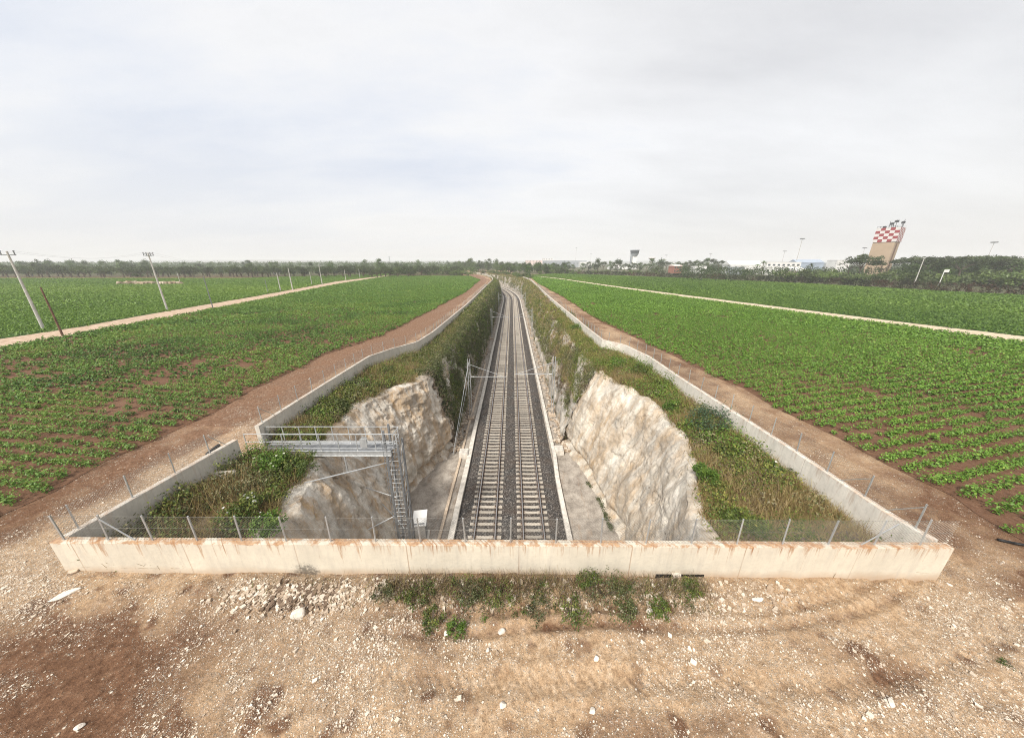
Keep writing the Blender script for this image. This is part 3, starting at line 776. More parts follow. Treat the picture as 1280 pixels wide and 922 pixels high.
wall_path('concrete_wall', [(float(wl(y)), y) for y in yy], 'grey concrete wall running back beyond the steel platform along the patchy field', M['wall2'])
yy = np.concatenate([np.arange(8.06, 45, .7), np.arange(45, 216, 5)])
wall_path('concrete_wall', [(float(wr(y)), y) for y in yy], 'pale concrete wall running back along the rocky bank and the thriving green field', M['wall3'])
# black slab painting the shade of a drain opening; the wall stays uncut
mb = MB(); mb.box(-.8, .8, -.03, .05, -.1, .2); o = mb.build('drain_opening_shade', M['black']); o.location = (5.6, 7.815, -.04); tag(o, 'black slab standing in for the shaded drain opening at the foot of the rust streaked wall', 'drain')
mb = MB(); mb.box(-.14, .14, -.08, .05, -.05, .26); o = mb.build('drain_pier', M['wall3']); o.location = (5.45, 7.80, -.04); tag(o, 'small concrete pier standing in the drain opening', 'pier')

# ------------------------------------------------------------------ fences on the walls
def fence(line, zb, label, step, braces, hgt=1.0, cell=.10, net_to=None, kind_m='galv', tilt=(0, 0)):
    """line: dense list of (x,y)"""
    P2 = np.array(line, float); d = np.concatenate([[0], np.cumsum(np.linalg.norm(np.diff(P2, axis=0), axis=1))])
    L = d[-1]; at = lambda s: np.array([np.interp(s, d, P2[:, 0]), np.interp(s, d, P2[:, 1])])
    root = empty('wire_fence', (*at(0), zb), 0, label, 'fence'); o = np.array([*at(0), zb])
    pos = np.arange(.25, L, step)
    proto = None
    for k, s in enumerate(pos[:98]):
        p = np.array([*at(s), zb]) - o
        if proto is None:
            mb = MB(); mb.bar((0, 0, -.02), (0, 0, hgt), .038, .038); proto = mb.build('post', M[kind_m], root); ob = proto
        else:
            ob = proto.copy(); COL.objects.link(ob); ob.parent = root
        ob.location = p; ob.rotation_euler = (random.uniform(-.03, .03) + tilt[0], random.uniform(-.03, .03) + tilt[1], random.uniform(0, 1))
    for s, s2 in braces:
        a = np.array([*at(s), zb + hgt * .85]) - o; b = np.array([*at(s2), zb]) - o
        mb = MB(); mb.bar(a, b, .028, .028); mb.build('brace', M[kind_m], root)
    # netting: crossing wires between bottom and top plus three line wires
    mb = MB(); NL = min(L, net_to or L); n = int(NL / cell); hh = hgt - .06; run = hh
    seg = 2.0
    def pt(s, z): q = at(s); return np.array([q[0], q[1], zb + .03 + z]) - o
    V = []; Fq = []
    def wire(a, b, r):
        dd = b - a; u = np.cross(dd, (0, 0, 1)); u /= max(np.linalg.norm(u), 1e-6); w = np.cross(u, dd); w /= np.linalg.norm(w)
        base = len(V)
        for p in (a, b):
            for k in range(3):
                t = 2.0944 * k; V.append(p + r * (math.cos(t) * u + math.sin(t) * w))
        for k in range(3): Fq.append((base + k, base + (k + 1) % 3, base + 3 + (k + 1) % 3, base + 3 + k))
    for i in range(-int(run / cell), n):
        for sgn in (1, -1):
            s0 = i * cell; a0, a1 = max(s0, 0), min(s0 + run, NL)
            if a1 - a0 < .03: continue
            z0, z1 = (a0 - s0), (a1 - s0)
            if sgn < 0: z0, z1 = hh - z0, hh - z1
            wire(pt(a0, z0), pt(a1, z1), .0023)
    q = np.arange(0, NL, 1.0)
    for z in (0, hh / 2, hh):
        for s in q[:-1]: wire(pt(s, z), pt(s + 1.0, z), .003)
    mesh_np('netting', np.array(V), [np.array(Fq)], M['wire'], parent=root)
    return root
fence([(FA[0] + .1, FA[1]), (FB[0] - .1, FB[1])], WH, 'wire netting fence on the rust streaked front wall', 1.47, [(1.75, 2.6), (27.2, 26.3)])
lw = [(float(wl(y)), y) for y in np.arange(8.3, 14.2, .5)]
fence(lw, WH, 'short wire netting fence on the wall before the steel platform', 1.5, [(4.9, 5.7)], cell=.09)
lw = [(float(wl(y)), y) for y in np.arange(15.9, 130, .7)]
fence(lw, WH, 'long wire netting fence on the wall beside the patchy field', 1.55, [(.3, 1.2)], cell=.12, net_to=40)
lw = [(float(wr(y)), y) for y in np.arange(8.3, 130, .7)]
fence(lw, WH, 'long wire netting fence on the wall beside the thriving green field', 1.55, [(1.8, 2.8), (.3, 1.1)], cell=.10, net_to=40)

# ------------------------------------------------------------------ steel access platform with ladder tower
t = empty('access_platform', (-14.2, 15.6, 0), 0, 'galvanised steel access platform with railings and ladder tower going down to the track', 'platform')
o = np.array([-14.2, 15.6, 0])
def T(x, y, z): return np.array([x, y, z], float) - o
XA, XB, YA, YB = -14.1, -6.75, 15.25, 16.05
mb = MB(); mb.box(XA + 14.2, XB + 14.2, YA - 15.6 + .05, YB - 15.6 - .05, -.02, .03); mb.build('deck', M['dgalv'], t)
for y in (YA, YB):
    mb = MB(); mb.box(XA + 14.2, XB + 14.2, y - 15.6 - .04, y - 15.6 + .04, -.26, .06)
    mb.box(XA + 14.2, XB + 14.2, y - 15.6 - .08, y - 15.6 - .041, .03, .06); mb.box(XA + 14.2, XB + 14.2, y - 15.6 - .08, y - 15.6 - .041, -.26, -.23)
    mb.build('stringer', M['galv'], t)
for y in (YA, YB):
    mb = MB()
    xa = XA if y == YB else XA - .6
    for z in (1.12, .62, .2): mb.tube(T(xa, y, z), T(XB + .25, y, z), .024)
    for x in np.linspace(xa, XB + .2, 9): mb.bar(T(x, y, 0), T(x, y, 1.12), .04, .04)
    mb.build('handrail', M['galv'], t)
mb = MB(); mb.tube(T(XB + .25, YA, 1.12), T(XB + .25, YB, 1.12), .024); mb.tube(T(XB + .25, YA, .62), T(XB + .25, YB, .62), .024); mb.build('end_rail', M['galv'], t)
for x, y in ((-7.05, 15.28), (-6.35, 15.28), (-7.05, 16.02), (-6.35, 16.02)):
    mb = MB(); mb.bar(T(x, y, ZF), T(x, y, 1.3 if x < -7 else .4), .10, .10); mb.build('tower_leg', M['dgalv'], t)
mb = MB()
for z in np.arange(ZF + .3, .3, .3): mb.tube(T(-7.0, 15.3, z), T(-6.4, 15.3, z), .014)
for x in (-7.0, -6.4): mb.bar(T(x, 15.3, ZF), T(x, 15.3, 1.1), .05, .025)
mb.build('ladder', M['galv'], t)
mb = MB(); k = 0
for z in np.arange(ZF + .4, -.6, 1.1):
    for y in (15.28, 16.02): mb.bar(T(-7.05, y, z), T(-6.35, y, z + 1.1), .03, .03)
    for x in (-7.05, -6.35): mb.bar(T(x, 15.28, z), T(x, 16.02, z + 1.1), .03, .03); mb.bar(T(x, 15.28, z), T(x, 16.02, z), .04, .04)
mb.build('lattice', M['dgalv'], t)
mb = MB()
for z in np.arange(ZF + 2.6, .9, .7):
    a = np.linspace(-.15, math.pi + .15, 9); pts = [T(-6.7 + .38 * math.cos(q), 15.2 - .6 * math.sin(q), z) for q in a]; mb.path(pts, .012, 4)
for q in (.6, 1.57, 2.5): mb.tube(T(-6.7 + .38 * math.cos(q), 15.2 - .6 * math.sin(q), ZF + 2.6), T(-6.7 + .38 * math.cos(q), 15.2 - .6 * math.sin(q), .9), .012, n=4)
mb.build('ladder_cage', M['dgalv'], t)
for a, b, r in (((-7.05, 15.4, -.8), (-10.5, 13.3, -.55), .035), ((-7.05, 15.9, -3.7), (-10.6, 17.2, -3.6), .03), ((-7.05, 15.3, -4.5), (-9.6, 13.8, -5.0), .035), ((-6.9, 15.9, -6.0), (-9.2, 17.6, -5.2), .03)):
    mb = MB(); mb.tube(T(*a), T(*b), r); mb.build('stay_bar', M['galv'], t)
for x in (-9.4, -11.3):
    mb = MB(); mb.bar(T(x, YA, -.25), T(x, YA, -1.4), .07, .07); mb.build('support_post', M['galv'], t)
mb = MB(); mb.add([T(-8.35, YA - .03, .25), T(-8.02, YA - .03, .25), T(-7.95, YA - .03, .9), T(-8.18, YA - .03, 1.02), T(-8.4, YA - .03, .75)] , [(0, 1, 2, 3, 4)])
mb.box(-8.38 + 14.2, -8.0 + 14.2, YA - 15.6 - .06, YA - 15.6 - .045, .28, .82); mb.build('sign_plate', M['galv'], t)

# ------------------------------------------------------------------ stones
def stones(p, s, flat=.6):
    N = len(p); c = np.array([(x, y, z) for z in (-1, 1) for (x, y) in ((-1, -1), (1, -1), (1, 1), (-1, 1))], float)
    V = c[None] * (.62 + .5 * rng.random((N, 8, 1))) + rng.normal(size=(N, 8, 3)) * .12
    V[..., 2] *= flat
    V = V * (s * .5)[:, None, None] * (.7 + .6 * rng.random((N, 1, 3)))
    a = rng.random(N) * 6.28; ca, sa = np.cos(a)[:, None], np.sin(a)[:, None]
    X = V[..., 0] * ca - V[..., 1] * sa; Y = V[..., 0] * sa + V[..., 1] * ca
    V = np.stack([X, Y, V[..., 2]], -1) + p[:, None]
    f = np.array([(3, 2, 1, 0), (4, 5, 6, 7), (0, 1, 5, 4), (1, 2, 6, 5), (2, 3, 7, 6), (3, 0, 4, 7)])
    Fa = (f[None] + (np.arange(N) * 8)[:, None, None]).reshape(-1, 4)
    return V.reshape(-1, 3), Fa, N
def gstone_mat():
    g = G('loose_limestone'); o = g.obj()
    t = g.attr('tint')
    c = g.ramp(t, [(0, (.17, .12, .085)), (.3, (.36, .27, .19)), (.6, (.56, .47, .37)), (1, (.76, .69, .59))])
    c = g.mix(.6, c, g.ramp(g.noise(o, 20, 4), [(.3, .6), (.7, 1.25)]), 'MULTIPLY')
    return g.pbr(c, .92, 0, g.bump(g.noise(o, 60, 3), .4, .01), .15)
M['gstone'] = gstone_mat()
N = 90000
x = np.concatenate([rng.uniform(-19, 19, N), rng.uniform(-20.5, -14.6, 22000), rng.uniform(14.3, 18, 9000)])
y = np.concatenate([rng.uniform(2.8, 7.8, N), rng.uniform(7.5, 34, 22000), rng.uniform(7.8, 26, 9000)])
gq, dq, _ = ground_zones(x, y)
clus = fbm(x * 1.6, y * 1.6, 0, 3, 66)
k = (rng.random(len(x)) < np.clip(gq * 1.3 - .22, 0, 1) * (.15 + 1.4 * sstep(.35, .65, clus))) & inview(x, y, 0, 1.1, 1.15)
x, y = x[k], y[k]
wallclear = (y < 7.65) | (x < wl(y) - .2) | (x > wr(y) + .2)
x, y = x[wallclear], y[wallclear]
s = .014 + .035 * rng.random(len(x)) ** 3 + (rng.random(len(x)) < .012) * rng.random(len(x)) * .08
# rubble heap below the wall
n2 = 1500
xr = np.concatenate([rng.normal(-6.6, 1.0, n2), rng.uniform(-9, 9, 900)]); yr = np.concatenate([7.35 + .0 * rng.random(n2) - np.abs(rng.normal(0, .32, n2)), rng.uniform(6.7, 7.6, 900)])
x = np.concatenate([x, xr]); y = np.concatenate([y, yr]); s = np.concatenate([s, .025 + .10 * rng.random(len(xr)) ** 2.2])
z = ground_z(x, y)
zz_ = z + s * .05; zz_[-len(xr):] += s[-len(xr):] * .3 * rng.random(len(xr))
V, Fa, n = stones(np.stack([x, y, zz_], 1), s, .68)
print('stones', n)
tint = np.clip(.15 + .75 * rng.random(n) ** .8, 0, 1)
sooty = (np.abs(x + 6.6) < 1.1) & (y > 6.6) & (rng.random(n) < .45)
tint = np.where(sooty, .0, tint)
o = mesh_np('gravel', V, [Fa], M['gstone'], False, None, {'tint': np.repeat(tint, 6)}); tag(o, 'pale loose limestone gravel strewn over the bare ground', 'gravel', kind='stuff')

n = 2600; y = 29 + 110 * rng.random(n) ** 1.6; sd_ = rng.random(n) < .5
x = np.where(sd_, bl(y) + np.abs(rng.normal(.25, .35, n)), br(y) - np.abs(rng.normal(.3, .4, n))); s_ = .08 + .28 * rng.random(n) ** 2
V, Fa, k = stones(np.stack([x, y, ZF + .05 + .12 * rng.random(n)], 1), s_)
o = mesh_np('rubble', V, [Fa], M['gstone'], False, None, {'tint': np.repeat(.15 + .6 * rng.random(k), 6)}); tag(o, 'reddish pale rubble along the feet of the cutting slopes', 'rubble', kind='stuff')

def rock(x, y, sx, sy, sz, label, rz=0, m='stone', seed=1):
    import bmesh
    bm = bmesh.new(); bmesh.ops.create_icosphere(bm, subdivisions=3, radius=1)
    r_ = random.Random(seed); pl_ = []
    for k in range(9):
        v = np.array([r_.gauss(0, 1) for _ in range(3)]); v /= np.linalg.norm(v); pl_.append((v, r_.uniform(.55, .85)))
    for v in bm.verts:
        c = np.array(v.co)
        for nrm, dd in pl_:
            q = c @ nrm
            if q > dd: c = c - nrm * (q - dd) * .92
        f = 1 + .16 * (float(fbm(c[0] * 2 + seed, c[1] * 2, c[2] * 2, 3, seed)) - .5)
        v.co = (c[0] * sx * f, c[1] * sy * f, c[2] * sz * f)
    me = bpy.data.meshes.new('rock'); bm.to_mesh(me); bm.free(); me.materials.append(M[m])
    o = link('rock', me); o.location = (x, y, float(ground_z(np.array([x]), np.array([y]))[0]) + sz * .45); o.rotation_euler = (0, 0, rz)
    return tag(o, label, 'rock')
def pr(px, py, z=0): return P(px, py, z)
RK = [(374, 770, .20, .17, .17, 'chunky white rock lying alone below the sooty patch of the wall', .3, 'stone'),
      (627, 787, .12, .09, .10, 'small white rock at the foot of the weed strip, closest to the middle', .2, 'stone'),
      (558, 791, .09, .07, .08, 'small upright white stone just before the first weeds of the strip', .2, 'stone'),
      (610, 812, .06, .06, .07, 'tiny white stone in the wheel tracks below the weed strip', .2, 'stone'),
      (745, 824, .09, .07, .06, 'small white stone sitting in the brown wheel tracks', .7, 'stone'),
      (946, 752, .20, .08, .06, 'flat white slab on the pale gravel before the wall', .1, 'stone'),
      (82, 745, .36, .15, .05, 'pale flat slab near the cut corner of the wall', .6, 'stone'),
      (97, 717, .18, .10, .08, 'tan stone at the foot of the wall corner', .5, 'stone2'),
      (740, 888, .09, .07, .06, 'small white stone in the wheel ruts at the bottom edge', .4, 'stone'),
      (628, 882, .10, .07, .07, 'white stone on the pebbly tan ground at the bottom', .4, 'stone'),
      (812, 764, .12, .09, .09, 'white stone beside the last bushy weed before the drain', .4, 'stone'),
      (1113, 880, .12, .07, .05, 'flat pale stone on the bare ground below the far wall end', .9, 'stone'),
      (100, 910, .10, .07, .06, 'pale stone on the dark brown soil of the bottom corner', .4, 'stone')]
for i, (px, py, sx, sy, sz, lb, rz, m) in enumerate(RK):
    xx, yy_ = pr(px, py); rock(xx, yy_, sx, sy, sz, lb, rz, m, i + 3)
xx, yy_ = P(277, 592, .3); o = rock(xx, yy_, .75, .5, .35, 'white boulder against the short grey wall, among the bank plants', .5, 'stone', 44); o.location.z = .15

# ------------------------------------------------------------------ crops
def crop(name, poly, mat, label, sp, px_, ang, cover, tint_fn, zs=(.42, .245), near=1.0, seed=1):
    xs_, ys_ = [p[0] for p in poly], [p[1] for p in poly]
    ca, sa = math.cos(ang), math.sin(ang)
    cxm, cym = (min(xs_) + max(xs_)) / 2, (min(ys_) + max(ys_)) / 2
    rad = math.hypot(max(xs_) - min(xs_), max(ys_) - min(ys_)) / 2 + 5
    Q, Tn = [], []
    bands = ((0, 22, 84, .080, 1), (22, 40, 46, .115, 1), (40, 70, 25, .165, 1), (70, 120, 12, .26, 1.0), (120, 420, 6, .48, .7))
    for d0, d1, nl, ls, frac in bands:
        k = int(rad * 2 / sp); r = np.arange(-k // 2, k // 2 + 1) * sp
        c = np.arange(-rad, rad, px_ / frac)
        A, B = np.meshgrid(c, r); A = A.ravel() + rng.uniform(-.5, .5, A.size) * px_ * 1.0; B = B.ravel() + rng.normal(0, .07, B.size)
        X = cxm + A * ca - B * sa; Y = cym + A * sa + B * ca
        dist = np.hypot(X, Y)
        m = (dist >= d0) & (dist < d1); X, Y, dist = X[m], Y[m], dist[m]
        m = inview(X, Y, 0, 1.1, 1.2); X, Y, dist = X[m], Y[m], dist[m]
        edge = .6 * (fbm(X * .5, Y * .5, 0, 2, 77) - .5) * 2
        m = inpoly(X + edge, Y + edge * .4, poly); X, Y = X[m], Y[m]
        cov = cover(X, Y); m = rng.random(len(X)) < cov; X, Y, cov = X[m], Y[m], cov[m]
        if not len(X): continue
        n = len(X); s = (.65 + .6 * rng.random(n)) * (.6 + .5 * cov)
        zs0 = zs[0] * s
        C = np.stack([X, Y, zs0 * .55 + .03], 1); Rr = np.stack([zs[1] * s * 1.25, zs[1] * s * 1.25, zs0 * .55], 1)
        if d1 > 100: Rr[:, :2] *= 1.4
        nl = max(2, int(nl * near))
        q, rr = leaf_quads(C, Rr, nl, ls, .55, .75, .45, asp=.62)
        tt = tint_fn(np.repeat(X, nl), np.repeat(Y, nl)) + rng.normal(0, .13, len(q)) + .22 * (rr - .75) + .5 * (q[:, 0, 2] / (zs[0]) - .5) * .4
        Q.append(q); Tn.append(tt)
    Q = np.concatenate(Q); Tn = np.concatenate(Tn); print(name, len(Q))
    tag(quads_obj(name, Q, Tn, mat), label, 'crop', kind='stuff')
covR = lambda X, Y: np.clip(.97 - .7 * sstep(.64, .82, fbm(X * .35, Y * .35, 0, 3, 12)) - .25 * sstep(22, 12, Y) * fbm(X * .8, Y * .8, 0, 2, 13), 0, 1)
covL = lambda X, Y: np.clip(1.08 - .62 * sstep(.40, .66, fbm(X * .45, Y * .55, 0, 4, 14)) * sstep(140, 40, np.hypot(X, Y)) - .3 * sstep(.48, .7, fbm(X * .1, Y * .1, 0, 3, 16)) * sstep(150, 60, np.hypot(X, Y)) + .35 * sstep(-25.5, -22.5, X), 0.12, 1)
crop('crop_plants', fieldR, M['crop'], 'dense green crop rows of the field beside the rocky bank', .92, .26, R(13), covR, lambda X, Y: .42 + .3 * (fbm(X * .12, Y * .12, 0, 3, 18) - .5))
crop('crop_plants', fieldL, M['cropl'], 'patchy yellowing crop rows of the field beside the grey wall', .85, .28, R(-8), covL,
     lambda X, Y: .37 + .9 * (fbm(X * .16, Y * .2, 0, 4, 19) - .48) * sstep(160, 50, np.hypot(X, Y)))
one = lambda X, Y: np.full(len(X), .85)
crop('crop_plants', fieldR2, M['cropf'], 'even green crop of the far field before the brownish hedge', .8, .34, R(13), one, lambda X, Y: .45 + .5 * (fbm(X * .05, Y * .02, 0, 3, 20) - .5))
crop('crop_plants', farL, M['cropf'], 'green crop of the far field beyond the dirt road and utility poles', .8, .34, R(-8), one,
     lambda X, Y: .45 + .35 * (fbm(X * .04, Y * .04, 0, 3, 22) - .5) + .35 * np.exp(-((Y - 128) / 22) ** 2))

# ------------------------------------------------------------------ banks: undergrowth, grass, shrubs
def side_funcs(side):
    return (tl, bl, wl, -1) if side == 'L' else (tr, br, wr, 1)
def face_point(side, y, s):
    T_, B_, W_, sg = side_funcs(side)
    x = B_(y) + (T_(y) - B_(y)) * s ** 1.25 - sg * (.25 * np.sin(np.pi * s) + .15)
    z = ZF - .3 + (ZT - ZF + .3) * (1 - (1 - s) ** 1.08)
    return x, z
def bank_point(side, y, q):
    T_, B_, W_, sg = side_funcs(side)
    a = T_(y) + sg * .35; b = W_(y) - sg * .2
    return a + (b - a) * q, bank_z(y, q) - .1
def undergrowth(side, mats, label, spec):
    Q, Tn, Mi = [], [], []
    for (y0, y1, n, where, lo, hi, mi, rad, nl, ls, noi, t0) in spec:
        y = y0 + (y1 - y0) * rng.random(n) if y1 < 60 else y0 * (y1 / y0) ** rng.random(n)
        u = lo + (hi - lo) * rng.random(n)
        x, z = (face_point if where == 'face' else bank_point)(side, y, u)
        if noi is not None:
            sd_, th_ = noi if isinstance(noi, tuple) else (noi, .47)
            m = fbm(x * .55, y * .55, z * .4, 3, sd_) + rng.normal(0, .02, n) > th_; x, y, z, u = x[m], y[m], z[m], u[m]
        if side == 'L':
            m = ~((np.abs(y - 15.6) < .75) & (where == 'bank')); x, y, z, u = x[m], y[m], z[m], u[m]
        n = len(x); sc = np.clip(y / 40, .6, 3.0) if y1 > 60 else np.ones(n)
        s = .45 + 1.25 * rng.random(n) ** 2
        if mi == 2:   # dry grass
            p = np.repeat(np.stack([x, y, z], 1), nl, 0) + rng.normal(size=(n * nl, 3)) * np.array([rad, rad, .02])
            q = blades(p, ls * (.5 + rng.random(n * nl)) * np.repeat(s, nl), .022 * np.repeat(sc, nl)); tt = rng.random(len(q)); rr = 0
        else:
            C = np.stack([x, y, z + rad * s * (.45 + .7 * rng.random(n) ** 2)], 1); Rr = np.stack([rad * s, rad * s, rad * s * .85], 1) * np.sqrt(sc)[:, None]
            q, rr = leaf_quads(C, Rr, nl, ls * np.repeat(sc, nl) if False else ls * np.repeat(np.sqrt(sc), nl), .8, .5, .5)
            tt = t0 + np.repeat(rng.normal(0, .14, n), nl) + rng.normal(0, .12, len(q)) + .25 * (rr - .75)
        Q.append(q); Tn.append(tt); Mi.append(np.full(len(q), mi))
    Q = np.concatenate(Q); print('undergrowth', side, len(Q))
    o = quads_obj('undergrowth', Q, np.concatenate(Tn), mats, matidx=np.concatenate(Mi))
    tag(o, label, 'undergrowth', kind='stuff')
mm = [M['shrub'], M['shrubd'], M['dry'], M['twig'], M['shrubg']]
undergrowth('L', mm, 'mixed scrub and grass covering the shaded bank and its slope', [
    (8.3, 15, 900, 'bank', .02, 1, 0, .44, 80, .11, (3, .50), .55), (8.3, 15, 700, 'bank', .0, 1, 4, .42, 80, .11, (5, .53), .5), (8.3, 31, 3800, 'bank', 0, 1, 2, .16, 24, .5, (6, .43), .5),
    (8.3, 31, 320, 'bank', 0, 1, 3, .36, 44, .10, (8, .5), .65), (8.3, 14, 420, 'bank', 0, 1, 1, .42, 60, .11, (7, .52), .65),
    (16.2, 32, 1000, 'bank', .0, 1, 0, .46, 60, .12, (3, .49), .55), (16.2, 32, 600, 'bank', .05, 1, 1, .44, 55, .12, (9, .5), .65), (16.2, 32, 520, 'bank', .05, 1, 4, .44, 55, .12, (10, .52), .55),
    (31.2, 62, 2600, 'face', .10, 1, 1, .56, 56, .14, (21, .445), .50), (31.2, 62, 1000, 'face', .3, 1, 0, .58, 54, .14, (11, .5), .5), (29, 62, 700, 'face', .2, 1, 3, .50, 30, .16, 10, .7),
    (29.6, 31.5, 120, 'face', .35, 1, 1, .44, 50, .14, None, .45), (29, 62, 900, 'bank', -.16, .12, 1, .45, 40, .15, None, .55),
    (31, 62, 900, 'bank', -.1, .98, 0, .44, 40, .14, None, .5), (31, 62, 600, 'bank', 0, 1, 1, .42, 40, .14, None, .65), (31, 62, 500, 'bank', 0, 1, 2, .2, 24, .6, None, .65),
    (60, 330, 7000, 'face', .10, 1, 1, .54, 26, .21, (21, .44), .52), (60, 330, 2600, 'face', .35, 1, 0, .5, 22, .22, 12, .5), (60, 330, 3600, 'bank', -.12, 1, 0, .5, 22, .22, None, .5), (60, 330, 1800, 'bank', -.1, 1, 1, .5, 22, .22, None, .8), (60, 330, 2600, 'bank', -.1, 1, 2, .35, 14, .6, (15, .46), .5), (30.5, 62, 500, 'face', .2, 1, 4, .46, 44, .14, (16, .5), .5), (60, 330, 1500, 'face', .2, 1, 4, .5, 22, .22, (16, .5), .5), (60, 330, 1200, 'face', .2, 1, 3, .5, 20, .22, (17, .48), .7)])
undergrowth('R', mm, 'mixed scrub and dry grass on the sunlit bank and its rocky slope', [
    (8.3, 14, 320, 'bank', .02, 1, 0, .40, 70, .11, (5, .55), .55), (8.3, 36, 8000, 'bank', 0, 1, 2, .16, 24, .40, (31, .40), .5), (8.3, 36, 3600, 'bank', 0, 1, 2, .22, 20, .34, None, .5),
    (8.3, 31, 700, 'bank', .0, .95, 3, .36, 44, .10, (7, .50), .75), (15, 24, 120, 'face', 0.0, .03, 1, .22, 40, .09, 3, .3), (31, 90, 160, 'face', 0.0, .1, 1, .3, 30, .12, 3, .4),
    (8.3, 31, 620, 'bank', .0, .85, 0, .46, 66, .12, (8, .55), .62), (14, 36, 820, 'bank', 0, 1, 0, .55, 80, .12, (9, .555), .62), (14, 36, 700, 'bank', .05, .95, 4, .55, 80, .12, (10, .555), .55), (14, 36, 500, 'bank', .05, .95, 1, .5, 60, .12, (13, .54), .85), (8.3, 24, 260, 'bank', .2, 1, 1, .42, 55, .11, (12, .52), .8),
    (30.5, 62, 1300, 'face', .3, 1, 1, .52, 56, .13, (10, .53), .65), (30.5, 62, 800, 'face', .3, 1, 3, .44, 32, .14, (11, .52), .85), (30.5, 62, 800, 'face', .5, 1, 0, .54, 54, .13, (12, .54), .6),
    (31, 62, 1000, 'bank', -.1, 1, 0, .44, 40, .14, None, .65), (31, 62, 1000, 'bank', 0, 1, 2, .2, 24, .55, None, .5), (31, 75, 420, 'bank', 0, 1, 4, .44, 40, .14, 13, .5),
    (60, 330, 4200, 'face', .25, 1, 1, .54, 26, .21, (12, .52), .7), (60, 330, 2400, 'face', .45, 1, 0, .54, 26, .21, (13, .53), .65), (60, 330, 2400, 'bank', -.1, 1, 0, .5, 22, .22, (14, .46), .75), (60, 330, 1500, 'bank', -.1, 1, 3, .46, 20, .22, None, .95), (60, 330, 5000, 'bank', -.1, 1, 2, .35, 14, .6, None, .5), (31, 62, 900, 'face', .55, 1, 2, .2, 24, .5, (15, .45), .5), (60, 330, 2600, 'face', .5, 1, 2, .35, 14, .6, (15, .45), .5)])
# thin weeds along the outside of the grey wall
n = 700; y = rng.uniform(17, 60, n); x = wl(y) - .25 - np.abs(rng.normal(0, .35, n)); m = fbm(y * .4, x, 0, 2, 4) > .45; x, y = x[m], y[m]
p = np.repeat(np.stack([x, y, 0 * x], 1), 24, 0) + rng.normal(size=(len(x) * 24, 3)) * np.array([.12, .12, 0])
tag(quads_obj('verge_grass', blades(p, .12 + .2 * rng.random(len(p)), .02), rng.random(len(p)), M['dry']), 'thin dry grass along the outer foot of the grey wall', 'grass', kind='stuff')

def shrub_obj(loc, r, h, mat, label, nclump=14, nl=70, ls=.08, group=None, flowers=0, twigs=False, name='shrub', cat='shrub', wide=1.0):
    t = empty(name, loc, random.random() * 6, label, cat, group)
    mb = MB()
    for k in range(5):
        a = random.random() * 6.28; mb.tube((0, 0, -.08), (math.cos(a) * r * .45, math.sin(a) * r * .45, h * .6), .018 + r * .015, .006, 5)
    mb.build('stem', M['bark'], t)
    C = []; Rr = []
    for k in range(nclump):
        a = rng.random() * 6.28; q = r * .75 * math.sqrt(rng.random()); zz = h * (.25 + .6 * rng.random() * (1 - .5 * (q / r)))
        C.append((math.cos(a) * q * wide, math.sin(a) * q, zz)); s = r * (.25 + .22 * rng.random()); Rr.append((s, s, s * .85))
    Q, rr = leaf_quads(C, Rr, nl, ls, .8, .45, .35, asp=.45)
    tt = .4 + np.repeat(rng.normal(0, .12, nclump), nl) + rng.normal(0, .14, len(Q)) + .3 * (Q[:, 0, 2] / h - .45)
    quads_obj('foliage', Q, tt, mat, t)
    if flowers:
        pts = Q[rng.integers(0, len(Q), flowers)][:, 0] ; pts = pts[pts[:, 2] > h * .5]
        if len(pts):
            fq = oriented(pts + np.array([0, 0, .04]), np.tile((0, 0, 1.0), (len(pts), 1)) + rng.normal(size=(len(pts), 3)) * .3, .13, .9, len(pts))
            quads_obj('blossom', fq, rng.random(len(fq)), M['petal'], t)
    return t
def on_bank(px, py):
    return P(px, py, -.2)
